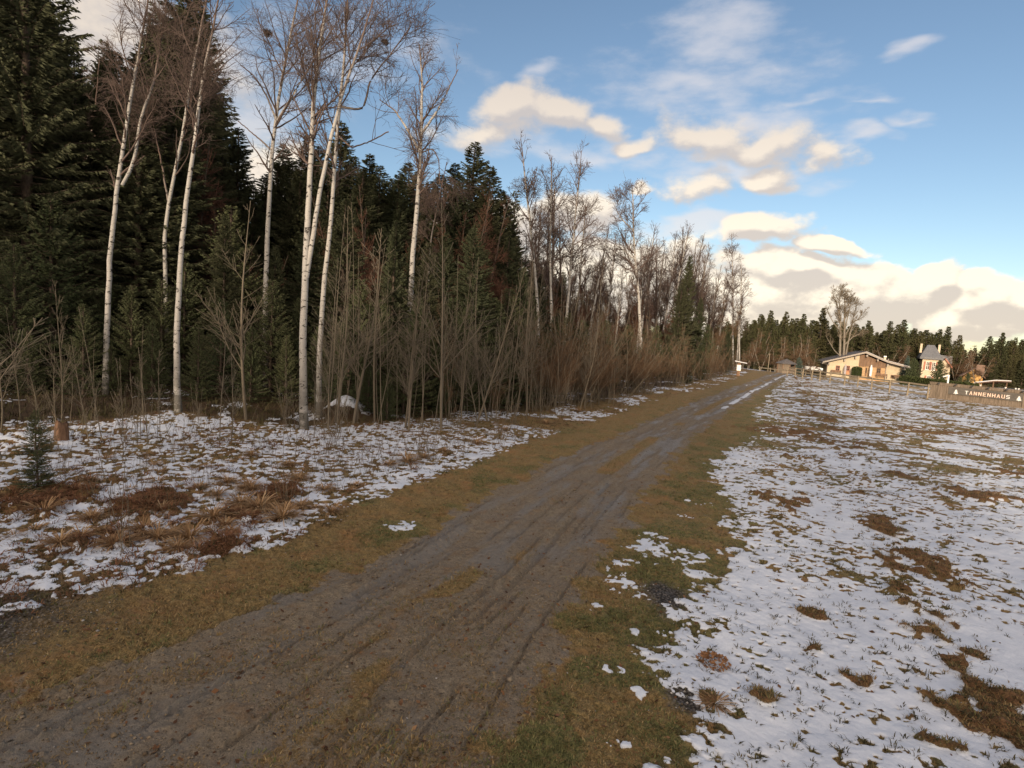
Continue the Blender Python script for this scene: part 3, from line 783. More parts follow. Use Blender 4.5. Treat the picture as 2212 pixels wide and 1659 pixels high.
for k in range(34):
    u_ = rng.uniform(20, 760); tlist.append((u_, rng.uniform(985, 1175-max(0, u_-300)*.16), rng.uniform(.45, .9)))
for i, (u, v, s) in enumerate(tlist):
    q = P(u, v); s = s*.72
    link('grass_tussock', TUS[i % 3], loc=q, rot=(0, 0, rng.uniform(0, 6)), scale=(s*1.4, s*1.4, s*.8),
         label='drooping tussock of pale straw coloured grass in the snow between track and forest', category='grass tussock', group='straw tussocks in the snow strip')
for (u, v, s, lb) in ((1545, 1520, .55, 'small straw tuft lying flat at the snow edge beside the right verge'),):
    link('grass_tussock', TUS[1], loc=P(u, v), rot=(0, 0, 1), scale=(s*1.3, s*1.3, s*.5), label=lb, category='grass tussock')
# pebbles: white and dark stones on the track
def stone_mesh(seed, mat):
    rng = np.random.default_rng(seed)
    V = []; n = 8
    for j, (zz, rr) in enumerate(((0, .9), (.35, 1.0), (.62, .62))):
        for i in range(n):
            a = 2*math.pi*i/n; V.append((math.cos(a)*rr*rng.uniform(.8, 1.15), math.sin(a)*rr*.8*rng.uniform(.8, 1.15), zz*rng.uniform(.8, 1.1)))
    V.append((0, 0, .72)); q = [(j*n+i, j*n+(i+1) % n, (j+1)*n+(i+1) % n, (j+1)*n+i) for j in range(2) for i in range(n)]
    t = [(2*n+i, 2*n+(i+1) % n, 3*n) for i in range(n)]
    return mk_mesh('stone', V, q, t, mats=[mat], smooth=True)
M_leaf = mat_simple('dead_leaf', (.11, .050, .022), (.30, .155, .070), 9, .7)
def leaf_heap():
    rng = np.random.default_rng(9); n = 260
    r = .16*np.sqrt(rng.uniform(0, 1, n)); a = rng.uniform(0, 6.28, n)
    c = np.stack([r*np.cos(a), r*np.sin(a), .035*(1-(r/.16)**2)+rng.uniform(0, .02, n)], 1)
    d1 = rng.normal(size=(n, 3)); d1[:, 2] *= .5; d1 /= np.linalg.norm(d1, axis=1, keepdims=True); d2 = np.cross(d1, rng.normal(size=(n, 3))); d2 /= np.linalg.norm(d2, axis=1, keepdims=True)
    V = np.stack([c-d1*.022, c+d2*.010, c+d1*.022, c-d2*.010], 1).reshape(-1, 3)
    return mk_mesh('leaf_heap', V, np.arange(4*n).reshape(-1, 4), mats=[M_leaf])
link('leaf_heap', leaf_heap(), loc=P(1541, 1432)+[0, 0, .01], label='round heap of rusty brown leaves lying alone on the snow near the right verge', category='leaf heap')

# ------------------------------------------------------------------ the birches that stand out
def stem(uvs, depth, dd=0.0, zero=None):
    """trunk line given by where it stands: base on the ground, the rest in its own upright plane"""
    n = len(uvs)
    return [at(u, v, depth + dd*i/(n-1)) for i, (u, v) in enumerate(uvs)]
def place_tree(name, parts, root, label, cat, group=None):
    # parts are in world coordinates: shift them to the root
    t = empty(name, root, 0, label, cat, group)
    for pn, me in parts:
        n = len(me.vertices); co = np.empty(n*3, np.float32); me.vertices.foreach_get('co', co)
        co = co.reshape(-1, 3)-np.array(root, np.float32); me.vertices.foreach_set('co', co.ravel()); me.update()
        link(pn, me, t)
    return t
def birch(seed, lines, depth, widths, label, tc=.42, **kw):
    stems = [stem(l, depth) for l in lines]
    root = stems[0][0].copy(); g = float(terrain(root[0], root[1])); root[2] = g-.1; stems[0][0] = root
    parts, _ = bare_tree(seed, stems, widths, tc=tc, **kw)
    return place_tree('birch_tree', parts, root, label, 'birch')
birch(1, [[(228,905),(229,760),(235,620),(243,480),(262,350),(280,220),(300,120),(318,10),(330,-60)],[(264,400),(287,360),(298,300),(303,250),(330,190),(345,110),(360,0)]], 17.5, [.088,.050],
      'leaning white birch far left whose side stem bends up like an elbow', tc=.45, n1=30, l1=.26)
birch(2, [[(368,900),(362,760),(357,600),(355,480),(372,400),(392,310),(405,230),(415,150),(440,40),(455,-60)],[(366,450),(352,370),(338,300),(328,255),(322,230)]], 20.5, [.085,.035],
      'thin forked birch standing just behind and left of a straighter white trunk', tc=.5, n1=26, l1=.24)
birch(3, [[(386,905),(381,820),(382,700),(388,590),(397,480),(415,350),(430,230),(445,130),(465,40),(480,-50)]], 15.6, [.085],
      'tall clean white birch second in front of the dark spruces, slightly leaning right', tc=.55, n1=24, l1=.26)
birch(4, [[(575,880),(572,690),(576,560),(580,450),(588,330),(594,260),(602,210),(620,110),(640,20),(655,-60)],[(594,270),(625,220),(655,165),(680,130),(700,80)],[(592,330),(560,300),(530,275),(515,262)],[(597,260),(575,205),(550,165),(520,140)]], 20.5, [.105,.055,.035,.04],
      'birch with a dark forked crown and a round nest, left of the tallest pair', tc=.52, n1=34, l1=.28)
birch(5, [[(657,928),(654,820),(655,700),(660,580),(665,480),(673,330),(676,240),(682,150),(698,60),(715,-60)],[(662,600),(678,500),(690,420),(702,350),(720,280),(735,215),(765,130),(790,60),(815,-30)]], 15.6, [.110,.068],
      'big white birch splitting low into two stems, thickest trunk in the front row', tc=.58, n1=34, l1=.25)
birch(6, [[(689,908),(688,800),(694,680),(706,560),(718,450),(723,360),(726,290),(738,200),(745,110),(750,0),(760,-70)],[(727,290),(760,320),(800,305),(840,285)],[(735,230),(785,240),(800,170),(850,110),(885,60)]], 17.2, [.085,.03,.035],
      'slender white birch directly right of the big two stemmed birch, with spreading boughs', tc=.5, n1=34, l1=.27)
birch(7, [[(880,880),(884,760),(887,640),(892,540),(903,430),(908,350),(910,280),(912,200),(912,130),(905,95)],[(908,330),(880,280),(855,240),(820,215)],[(910,290),(945,240),(970,190),(990,150)],[(910,330),(935,320),(948,345),(950,400)]], 24, [.140,.06,.06,.03],
      'wide crowned birch standing free against blue sky left of the pink cloud', tc=.55, n1=40, l1=.30, ang1=42, thin=.8)
birch(8, [[(936,880),(930,700),(925,600),(932,500),(950,420),(965,350)]], 27, [.06], 'thin crooked birch close behind the wide crowned birch', tc=.5, n1=18, l1=.2, n4=2)
birch(9, [[(150,900),(160,700),(166,510),(178,420),(192,320),(205,250),(215,130)]], 23, [.065], 'thin pale birch glimpsed deep between the spruces at far left', tc=.5, n1=14, l1=.2, n4=2)
for i, (w, dp) in enumerate((([(1165,880),(1163,740),(1160,640),(1152,540),(1140,440),(1132,370),(1130,330),(1125,300)], 33),
                             ([(1196,880),(1192,760),(1190,640),(1188,540),(1190,440),(1192,380),(1190,335)], 35),
                             ([(1222,880),(1220,760),(1226,660),(1234,560),(1242,480),(1250,400),(1256,325)], 37))):
    birch(20+i, [w], dp, [.11], ('birch with drooping tip, first of the row right of the broad spruce', 'straight birch in the row, middle one of three before the gap of sky',
          'tall slim birch right of the drooping one, rising above the thicket')[i], tc=.40, n1=34, l1=.24, n2=5, n3=5, n4=1, twig=.007, ang1=38)
birch(24, [[(1384,860),(1384,730),(1380,640),(1372,560),(1368,490),(1368,430),(1365,395)],[(1371,560),(1345,540),(1325,525),(1310,520)],[(1369,500),(1340,470),(1325,440)]], 46, [.15,.06,.06],
      'round crowned birch with dark limbs rising from the middle of the brown thicket', tc=.42, n1=40, l1=.30, n2=6, n3=5, n4=1, twig=.008, ang1=42)
birch(25, [[(1583,796),(1583,720),(1584,640),(1582,580),(1580,505)]], 86, [.13], 'left birch of the two at the far end of the track', tc=.38, n1=44, l1=.17, n2=5, n3=4, n4=1, lexp=.45, twig=.009, ang1=34, mat=M_twig_birch)
birch(26, [[(1597,797),(1597,720),(1600,660),(1602,600),(1600,560)],[(1591,797),(1594,740),(1596,690),(1590,640)]], 84, [.13,.09], 'right birch of the two at the far track end, with thin twin stem', tc=.38, n1=50, l1=.19, n2=5, n3=4, n4=1, lexp=.45, twig=.009, ang1=40)

# nests
def nest(u, v, d, s, lb):
    rng = np.random.default_rng(int(u)); n = 260
    c = rng.normal(size=(n, 3)); c /= np.linalg.norm(c, axis=1, keepdims=True); c[:, 2] *= .7; c *= (s*rng.uniform(.3, 1, n))[:, None]
    dd = rng.normal(size=(n, 3)); dd /= np.linalg.norm(dd, axis=1, keepdims=True)
    Pl = np.stack([c-dd*s*.35, c, c+dd*s*.35], 1); R = np.full((n, 3), s*.035)
    vv, q, r = tubes(Pl, R, 3)
    link('bird_nest', mk_mesh('bird_nest', vv, q, mats=[M_bark_dark]), loc=at(u, v, d), label=lb, category='nest')
nest(578, 71, 20.3, .17, 'dark round twig nest high in the dark crowned birch')
nest(832, 91, 17.2, .12, 'small twig nest among outer twigs right of the slender birch')
nest(674, 237, 20.0, .10, 'small dark nest beside the trunk of the big two stemmed birch')

# ------------------------------------------------------------------ copied bare trees
def proto_bare(name, seed, h, r0, bend=.022, ns=1, **kw):
    rng = np.random.default_rng(seed); stems = []
    for s in range(ns):
        p = np.array([[0, 0, 0.]]); d = np.array([rng.normal()*.12, rng.normal()*.12, 1.]) if ns > 1 else np.array([0, 0, 1.]); pts = [p[0] + (rng.normal(size=3)*[.1, .1, 0] if ns > 1 else 0)]
        for j in range(9):
            d = d + rng.normal(size=3)*bend*[1, 1, 0]; d /= np.linalg.norm(d); pts.append(pts[-1]+d*h*rng.uniform(.85, 1.0)/9)
        stems.append(pts)
    return Proto(name, bare_tree(seed, stems, [r0*(1 if i == 0 else .75) for i in range(ns)], **kw)[0])
BF = [proto_bare('birch_tree', 40+i, 16, .13, tc=.38, n1=30, l1=.23, n2=4, n3=4, n4=1, twig=.0065, ang1=34, k=7, wig=.06, up1=.7, tmat=M_birch if i % 2 else M_bark_greybrown) for i in range(5)]
RF = [proto_bare('bare_tree', 50+i, 11, .10, tc=.16, n1=44, l1=.21, n2=5, n3=5, n4=2, twig=.0055, ang1=40, tmat=M_bark_dark, mat=M_twig_red, k=6, ns=2) for i in range(3)]
RB = [proto_bare('bare_tree', 55+i, 11, .10, tc=.14, n1=50, l1=.24, n2=6, n3=5, n4=1, twig=.010, ang1=42, tmat=M_bark_grey, mat=M_twig_brown, k=6, ns=3) for i in range(3)]
rng = np.random.default_rng(99)
def top_at(u, v, d):
    q = at(u, v, d); return q[0], q[1], q[2]-float(terrain(q[0], q[1]))
def put_top(protos, ph, u, v, d, label, cat, group=None, sx=1.0, i=None, name=None):
    x, y, h = top_at(u, v, d)
    p = protos[int(rng.integers(len(protos)))] if i is None else protos[i]
    s = h/ph
    return p.place((x, y, float(terrain(x, y))-.05), rng.uniform(0, 6.28), (s*sx, s*sx, s), label, cat, group, name=name)
G1 = 'bare birches of the row along the track'
for (u, v, d) in [(1100,455,42),(1215,360,41),(1290,470,44),(1300,520,47),(1325,490,52),(1345,560,45),(1408,470,52),(1430,505,55),(1450,490,58),(1470,470,60),(1486,462,62),(1505,500,64),(1515,505,66),(1530,540,68),
                  (1545,560,72),(1555,590,76),(1175,400,45),(1270,430,49),(1250,520,43),(1395,540,48),(1420,560,50),(1460,540,63),(1496,530,66),(1145,480,40),(1080,500,38),(1568,570,80),(1340,610,56),(1290,590,52),(1205,420,48),(1235,440,50),(1310,540,60),(1330,560,62),(1360,560,60),(1385,500,62),(1405,520,64),(1440,500,66),(1475,520,68),(1500,480,72),(1520,520,76),(1535,520,70),(1160,520,46),(1275,560,58),(1130,560,44),(1562,610,84),(1548,610,82),(1250,600,56),(1225,560,54)]:
    put_top(BF, 16, u, v-6, d, 'bare birch crowded in the row between the track thicket and the sky', 'birch', G1, sx=rng.uniform(.9, 1.25))
G2 = 'reddish bare trees among the spruces'
for (u, v, d) in [(800,345,24),(770,400,22),(895,360,30),(1015,350,27),(1045,380,29),(985,420,28),(400,60,23),(340,150,24),(430,250,24),(350,300,22),(760,440,26),(860,470,27),
                  (1415,505,54),(1290,540,46),(1240,600,40),(1370,600,50),(1440,600,58),(470,420,24),(545,500,24),(1190,560,36),(1320,620,44),(300,120,26)]:
    put_top(RF, 11, u, v, d, 'reddish brown leafless tree among the spruces of the forest edge', 'bare tree', G2, sx=rng.uniform(.7, .95))

for (u, v, d) in [(1130,600,40),(1165,580,44),(1200,600,46),(1235,590,50),(1265,610,52),(1290,600,54),(1320,590,58),(1350,610,58),(1375,590,62),(1405,600,64),(1435,590,66),(1455,600,68),(1480,580,70),(1510,590,74),(1535,600,78),(1550,620,80),(1570,640,84),(1390,560,66),(1300,560,60),(1240,540,56)]:
    put_top(RB, 11, u, v, d, 'bushy brown leafless tree filling in behind the row of birches', 'bare tree', 'bushy brown trees behind the birch row', rng.uniform(.8, 1.1))

# ------------------------------------------------------------------ spruces
SB = [Proto('spruce_tree', spruce(60+i, h=24, rad=3.6, dz=.34, nb=8, tw=15, tl=.50, wid=.036, droop=.35, ragged=.3, expo=.75)) for i in range(3)]
SY = [Proto('young_spruce', spruce(70+i, h=7, rad=1.9, dz=.20, nb=7, tw=17, tl=.30, wid=.020, droop=.12, topup=.6, mat=M_needle_young, expo=.9, base=.02)) for i in range(3)]
SM = [Proto('spruce_tree', spruce(80+i, h=13, rad=2.3, dz=.34, nb=7, tw=6, tl=.60, wid=.09, droop=.2, mat=M_needle_far, ragged=.35)) for i in range(4)]
SS = Proto('spruce_tree', spruce(90, h=16, rad=2.2, dz=.42, nb=6, tw=9, tl=.5, wid=.06, droop=.25, sparse=.3, ragged=.5))
def big(u, v, d, label, group=None, sx=1.0, i=None): return put_top(SB, 24, u, v, d, label, 'spruce', group, sx, i)
big(50, -420, 18, 'huge dark spruce filling the top left corner, sky glinting through its boughs', sx=1.0, i=0)
big(-130, -250, 17, 'dark spruce cut by the left edge of the picture', sx=1.1, i=1)
big(160, 70, 25, 'dark spruce whose top shows against pale cloud left of the leaning birch', sx=.95, i=2)
big(225, 75, 27, 'spruce top beside the crown of the leaning birch', sx=.9, i=0)
big(410, -190, 24, 'tall spruce with long drooping layered boughs behind the front birches', sx=.95, i=1)
big(330, 20, 29, 'spruce deep behind the elbow birch with brown dead twigs', sx=.9, i=2)
big(516, 268, 30, 'narrow pointed spruce standing alone in the gap right of the layered spruce', sx=1.5, i=0)
big(612, 305, 31, 'small spruce top seen behind the forked birch', sx=1.5, i=1)
big(668, 285, 31, 'spruce behind the big two stemmed birch', sx=1.5, i=2)
big(738, 255, 29, 'dark pointed spruce right behind the slender birch', sx=1.5, i=1)
big(800, 325, 32, 'blunt topped spruce right of the slender birch', sx=1.5, i=0)
big(885, 345, 36, 'spruce hidden behind the trunk of the wide crowned birch', sx=1.5, i=2)
big(1027, 300, 33, 'broad pyramid spruce with a rusty front left of the drooping birch', sx=1.5, i=1)
x, y, h = top_at(1116, 395, 36); SS.place((x, y, 0), 1.0, (h/16*1.0, h/16*1.0, h/16), 'thin gappy spruce with cloud showing through, next to the broad spruce', 'spruce')
big(1492, 548, 58, 'green spruce standing forward of the thicket near the far end of the row', sx=1.05, i=2)
big(1475, 600, 57, 'lower spruce leaning against the green spruce of the thicket', sx=1.1, i=0)
big(1515, 640, 60, 'shorter spruce right beside the green spruce of the thicket', sx=1.2, i=1)
GF = 'dark spruces filling the forest behind the birches'
skyl = [(-300,-300),(0,-300),(120,20),(180,130),(300,60),(420,-50),(470,150),(490,330),(540,400),(600,380),(700,330),(760,330),(850,370),(940,420),(1030,360),(1080,430),(1120,480),(1200,560),(1300,640),(1400,665),(1600,690)]
su = [p[0] for p in skyl]; sv = [p[1] for p in skyl]
for row, (d, off) in enumerate(((21, 90), (26, 60), (33, 40), (42, 15), (55, 0))):
    u = -260 + row*37
    while u < 1580:
        dd = d + max(0, (u-1000))*.045 + rng.uniform(-1.5, 1.5)
        v = np.interp(u, su, sv) + off*.8 + rng.uniform(5, 85)*(1 if u < 1100 else .5)
        big(u, v, dd, 'dark spruce packed in the forest behind the birches', GF, sx=rng.uniform(1.1, 1.5)*(1.0 if u < 1150 else 1.35))
        u += rng.uniform(60, 100)*22/d*1.1
for (u, v, d) in [(548,395,27),(575,370,29),(600,350,30),(632,340,29),(650,360,27),(690,310,30),(712,345,27),(765,330,29),(785,360,27),(822,350,29),(845,380,31),(862,370,29),(905,365,31),(930,385,29),(955,370,31),(985,345,30),(1060,350,31),(1085,405,32),(1100,440,34)]:
    big(u, v, d, 'dark spruce packed in the forest behind the birches', GF, sx=1.55)
GY = 'young green spruces under the forest edge'
ylist = [(110,425,18.5,1.15),(30,520,17,1.1),(285,610,19,1.0),(500,440,22,1.0),(480,640,18.5,.9),(590,600,19.5,1.0),(430,700,17.5,.9),(330,690,17.5,1.),(180,650,17,1.1),(545,700,18,1.),(620,720,18.5,.9),
         (780,600,21,1.15),(850,560,22.5,1.1),(800,760,18.3,1.2),(880,700,19,1.2),(930,690,20,1.1),(980,640,22,1.1),(1040,600,23,1.2),(1100,620,25,1.2),(1085,700,23,1.2),(1150,640,27,1.2),(840,800,17.8,1.2),
         (740,700,20,1.0),(720,560,23,1.0),(650,640,21,1.0),(60,700,16.5,1.0),(240,740,17.5,.9),(400,560,20.5,1.0),(1200,680,30,1.2),(1260,690,34,1.2),(1310,690,38,1.2),(1360,700,44,1.2),(1420,700,48,1.2),(1530,700,60,1.3),(1540,740,64,1.3),
         (-60,560,16.5,1.1),(-30,760,15.5,1.0),(140,780,17,.9),(1010,760,21,1.1),(1060,790,22.5,1.),(960,800,19.8,1.),(760,660,18.6,1.2),(820,640,19.4,1.2),(905,640,20.5,1.2),(960,720,20.6,1.2),(1010,660,22,1.2),(1070,640,23.5,1.3),(1120,700,24.5,1.3),(1140,760,24,1.2),(1180,720,27,1.3),(1220,740,29,1.3),(1280,740,33,1.3),(1330,740,37,1.3),(1390,740,44,1.4),(1450,745,50,1.4),(690,700,19.6,1.1),(350,600,19.8,1.1),(230,600,20,1.1),(160,560,20,1.2)]
for (u, v, d, sx) in ylist:
    put_top(SY, 7, u, v, d, 'young green spruce under the tall trees of the forest edge', 'young spruce', GY, sx)
# stump
def stump(u, v, d):
    q = P(u, v); rng = np.random.default_rng(3); n = 18; V = []
    for z_, r_ in ((-.05, .20), (.06, .155), (.30, .14), (.40, .13)):
        for i in range(n):
            a = 2*math.pi*i/n; rr_ = r_*(1+.12*math.sin(3*a)+rng.uniform(-.05, .05)); V.append((rr_*math.cos(a), rr_*math.sin(a), z_+(rng.uniform(-.03, .07) if z_ > .35 else 0)))
    q_ = [(j*n+i, j*n+(i+1) % n, (j+1)*n+(i+1) % n, (j+1)*n+i) for j in range(3) for i in range(n)]
    V.append((0, 0, .38)); t = [(3*n+i, 3*n+(i+1) % n, 4*n) for i in range(n)]
    me = mk_mesh('tree_stump', V, q_, t, mats=[mat_simple('stump_wood', (.075, .042, .026), (.19, .11, .068), 6, .85, stretch=(3, 3, .6), bmp=.6)], smooth=False)
    link('tree_stump', me, loc=q, scale=(.85, .85, 1.0), label='reddish brown broken tree stump at the snow edge far left', category='stump')
stump(132, 955, 14)

# ------------------------------------------------------------------ saplings and thicket
def sapling(seed, h, n1, spread=32, lean=.08, ns=1, r0=.022, n2=4, mat=None, l1=.40, tc=.22, rt_=.0045):
    rng = np.random.default_rng(seed); stems = []
    for s in range(ns):
        d = np.array([rng.normal()*lean*(1 if ns == 1 else 2.6), rng.normal()*lean*(1 if ns == 1 else 2.6), 1.]); pts = [np.array([rng.normal()*.04*ns**.7, rng.normal()*.04*ns**.7, -.1])]
        hh = h*(1 if s == 0 else rng.uniform(.45, 1))
        for j in range(7):
            d = d + rng.normal(size=3)*.045*[1, 1, 0] + [0, 0, .05]; d /= np.linalg.norm(d); pts.append(pts[-1]+d*hh/7)
        stems.append(resamp(pts, 12))
    P0_ = np.stack(stems); tt = np.linspace(0, 1, 12)
    R0_ = np.stack([np.maximum(r0*(1 if i == 0 else rng.uniform(.45, .8))*(1-tt)**.7, rt_*1.2) for i in range(ns)])
    v, q, r = tubes(P0_, R0_, 5)
    ms = mk_mesh('stems' if ns > 1 else 'stem', v, q, mats=[M_sap], smooth=True)
    A1, B1 = grow(rng, P0_, R0_, n1, tc, .97, spread, lambda t, L, g: L*l1*(1.1-t)*g.uniform(.5, 1.2, len(t)), 7, .5, .30, .06, rmin=rt_, weights=np.linalg.norm(np.diff(P0_, axis=1), axis=2).sum(1)**1.3)
    A2, B2 = grow(rng, A1, B1, n2*len(A1), .15, .95, 38, lambda t, L, g: L*.5*(1.15-t)*g.uniform(.5, 1.2, len(t)), 4, .6, .2, .07, rmin=rt_*.9, weights=np.linalg.norm(np.diff(A1, axis=1), axis=2).sum(1)**1.3)
    v, q, r = joinm([tubes(A1, B1, 3), tubes(A2, B2, 3)])
    return [('stems' if ns > 1 else 'stem', ms), ('crown', mk_mesh('crown', v, q, mats=[mat or M_sap]))]
SP = [Proto('bare_sapling', sapling(100+i, 5, 15+3*i, ns=1, r0=.029, lean=.04+.02*i, n2=7, l1=.36, rt_=.0038, spread=38)) for i in range(6)]
SL = [Proto('bare_sapling', sapling(110+i, 5, 10, ns=1, r0=.017, lean=.03, spread=34, n2=4, l1=.22, tc=.3, rt_=.0038)) for i in range(3)]
TH = [Proto('bare_shrub', sapling(120+i, 4.5, 80, ns=7, r0=.013, spread=44, n2=5, lean=.11, mat=M_twig_brown, rt_=.0040, l1=.30)) for i in range(4)]
SH = [Proto('bare_shrub', sapling(130+i, 2.6, 40, ns=9, r0=.012, spread=26, n2=2, l1=.35, rt_=.0045)) for i in range(3)]
LW = [Proto('bare_seedling', sapling(140+i, 1.3, 8, ns=3, r0=.007, spread=28, n2=2, l1=.35, rt_=.003, mat=M_twig_brown)) for i in range(4)]
def put_base(protos, ph, u, vb, vt, label, cat, group, sx=None, lean=0.0, i=None):
    q = P(u, vb); cxp, cyp, dep = proj(q[0], q[1], q[2]); h = (vb-vt)/F*dep
    p = protos[int(rng.integers(len(protos)))] if i is None else protos[i]
    s = h/ph; sxx = s if sx is None else sx*s
    return p.place(q-[0, 0, .03], rng.uniform(0, 6.28), (sxx, sxx, s), label, cat, group, tilt=(rng.uniform(-.03, .03), lean+rng.uniform(-.03, .03)))
put_base(SY, 7, 76, 985, 880, 'small spruce seedling with pale shoots behind the snow strip at far left', 'young spruce', None, 1.3, 0, 1)
put_base(SY, 7, 82, 1062, 968, 'low bushy spruce seedling spreading on the snow at the left edge', 'young spruce', None, 2.0, 0, 0)
GS = 'bare saplings along the forest edge'
spec = [(530,905,430,1.3,.03,1,'straight grey sapling between the dark forked birch and the seedlings'),
        (752,915,470,1.5,.05,5,'sapling forking widely at mid height right of the slender birch'),
        (875,925,560,1.3,.10,4,'leaning pale sapling, first stem left of the dense clump of thin poles'),
        (812,915,520,1.2,.02,0,'upright sapling between the wide fork and the leaning pale stem'),
        (950,930,440,1.2,.03,1,'tallest pole of the dense clump below the broad spruce'),
        (1022,922,560,1.2,.08,3,'leaning pole right of the tallest pole of the clump'),
        (5,1000,420,1.6,.04,5,'grey sapling at the left edge with boughs sweeping up into view')]
for (u, vb, vt, sx, ln, i, lb) in spec: put_base(SP, 5, u, vb, vt, lb, 'sapling', None, sx, ln, i)
for k in range(68):
    u = rng.uniform(700, 1330); vb = np.interp(u, [720, 900, 1100, 1300], [925, 925, 900, 872]) + rng.uniform(-24, 12)
    put_base(SP if rng.uniform() < .35 else SL, 5, u, vb, vb-rng.uniform(220, 490)*np.interp(u, [720, 1300], [1, .62]), 'thin bare sapling among many at the forest edge beside the track', 'sapling', GS, rng.uniform(.8, 1.2), rng.uniform(-.02, .10))
for k in range(15):
    u = rng.uniform(0, 720); vb = 930+rng.uniform(-25, 30)
    put_base(SP if rng.uniform() < .5 else SL, 5, u, vb, vb-rng.uniform(130, 330), 'thin bare sapling in front of the dark spruces at the left', 'sapling', 'bare saplings in front of the left spruces', rng.uniform(.8, 1.2), rng.uniform(-.05, .05))
GT = 'brown leafless shrubs of the thicket along the track'
for k in range(66):
    u = 1120+465*rng.uniform(0, 1)**.60; edge = np.interp(u, [1080, 1250, 1400, 1560, 1590], [905, 880, 852, 817, 803])
    back = rng.uniform(0, 1)**1.5; vb = edge - back*np.interp(u, [1080, 1590], [26, 8])
    top = np.interp(u, [1080, 1250, 1400, 1500, 1590], [660, 660, 680, 715, 745]) + rng.uniform(-25, 45)
    put_base(TH, 4.5, u, vb, top, 'brown many stemmed leafless shrub in the thicket beside the track', 'shrub', GT, rng.uniform(1.0, 1.5))
for k in range(2):
    u = rng.uniform(900, 1100); vb = 925+rng.uniform(-15, 5)
    put_base(TH, 4.5, u, vb, vb-rng.uniform(180, 330), 'brown many stemmed leafless shrub in the thicket beside the track', 'shrub', GT, rng.uniform(.6, .9))
GB = 'small leafless shrubs in the snow strip by the forest'
for (u, vb, vt) in [(285,945,760),(320,960,740),(430,930,820),(620,925,790),(700,925,770),(730,940,800),(190,945,830),(1110,915,790),(1160,905,780),(1210,900,770)]:
    put_base(SH, 2.6, u, vb, vt, 'small many stemmed leafless shrub on the snow at the forest foot', 'shrub', GB, rng.uniform(.9, 1.3))
GL = 'thin leafless seedlings standing in the snow strip'
for k in range(135):
    u = rng.uniform(60, 1150); vb = rng.uniform(950, 1120 - max(0, u-560)*.28) if u > 180 else rng.uniform(950, 1060)
    sl_ = sdist(snowL, *[np.array([c]) for c in flat(u, vb)])[0][0]
    if sl_ > -.3: continue
    put_base(LW, 1.3, u, vb, vb-rng.uniform(40, 130), 'thin leafless seedling sticking up from the snow strip left of the track', 'seedling', GL, 1.0)
for (u, vb, vt) in [(235,1130,930),(270,1195,905),(285,1180,960),(620,1090,880),(750,1030,890),(640,1080,900),(465,1100,960)]:
    put_base(LW, 1.3, u, vb, vt, 'thin leafless seedling sticking up from the snow strip left of the track', 'seedling', GL, .6)

# ------------------------------------------------------------------ the wood beyond the houses
GFF = 'conifers of the wood behind the houses'
hu = [1540,1600,1640,1680,1720,1800,1850,1900,1960,2010,2060,2085,2110,2160,2212,2300]
hv = [690,685,680,676,684,684,690,700,700,706,716,745,752,728,726,730]
for row, (d, off, n) in enumerate(((112, 44, 40), (122, 30, 50), (136, 20, 74), (144, 8, 74), (154, 2, 62))):
    for k in range(n):
        u = 1540 + (2420-1540)*(k+rng.uniform(-.4, .4))/n
        if row == 0 and u < 1600: continue
        v = np.interp(u, hu, hv) + off + abs(rng.normal())*7 + rng.uniform(-5, 6)
        if row < 2 and 1765 < u < 2130: continue
        dd = d + rng.uniform(-3, 3) + (10 if u > 1760 else 0)
        put_top(SM, 13, u, v, dd, 'dark conifer in the wood behind the houses', 'conifer', GFF, rng.uniform(1.25, 1.8), name='conifer_tree')
for (u, v) in [(1667,668),(1738,676),(1780,662),(1878,690),(1925,692),(1955,688),(2050,703),(2075,722),(2140,724),(2168,716),(2195,728),(1700,672)]:
    put_top(SM, 13, u, v, 140, 'taller pointed conifer top breaking the skyline of the wood behind the houses', 'conifer', 'taller conifer tops on the skyline', 1.2, name='conifer_tree')
GR = 'leafless brown trees at the edge of the wood behind the houses'
for (u, v, d) in [(1622,735,100),(1650,730,104),(1680,745,104),(1725,735,100),(1745,715,108),(1760,745,100),(1850,740,134),(1885,745,134),(1925,735,134),(2075,745,134),(2080,735,142),(2095,750,134),(1610,750,94),(1960,740,134),(1700,722,110),(1640,700,112),(2120,760,118)]:
    put_top(RB, 11, u, v, d, 'leafless brown tree before the dark wood behind the houses', 'bare tree', GR, rng.uniform(1.1, 1.7))

# the big beech
def beech():
    d = 122
    S = [[(1815,800),(1815,740),(1814,690),(1808,650),(1800,628),(1794,618)],
         [(1822,800),(1824,740),(1825,700),(1826,660),(1826,630),(1825,607)],
         [(1824,790),(1830,750),(1840,705),(1850,670),(1857,645),(1862,634)],
         [(1816,770),(1803,758),(1793,742),(1784,725)],
         [(1824,745),(1842,728),(1862,718)],
         [(1815,715),(1798,700),(1784,675),(1779,655)],
         [(1824,720),(1833,680),(1841,645),(1845,615)],
         [(1815,700),(1812,660),(1811,630),(1810,608)],
         [(1825,725),(1845,700),(1862,685),(1872,668)]]
    S = [[(u, v) if v > 700 else (1821+(u-1821)*.80, 700+(v-700)*.72) for u, v in l] for l in S]
    stems = [stem(s, d) for s in S]; root = stems[0][0].copy(); root[2] = float(terrain(root[0], root[1]))-.1
    stems[0][0] = root; stems[1][0][2] = root[2]
    parts, _ = bare_tree(31, stems, [.30,.32,.18,.12,.14,.13,.14,.14,.12], tc=.40, n1=95, n2=9, n3=6, n4=0, lexp=.12, l1=.165, tmat=M_bark_grey, mat=mat_twig('beech_twigs', (.13,.105,.075), (.22,.18,.13)), up1=.30, ang1=26, twig=.012, wig=.05, low=0, k=8)
    place_tree('beech_tree', parts, root, 'large pale leafless beech with a fan shaped crown rising behind the chalet', 'beech')
beech()

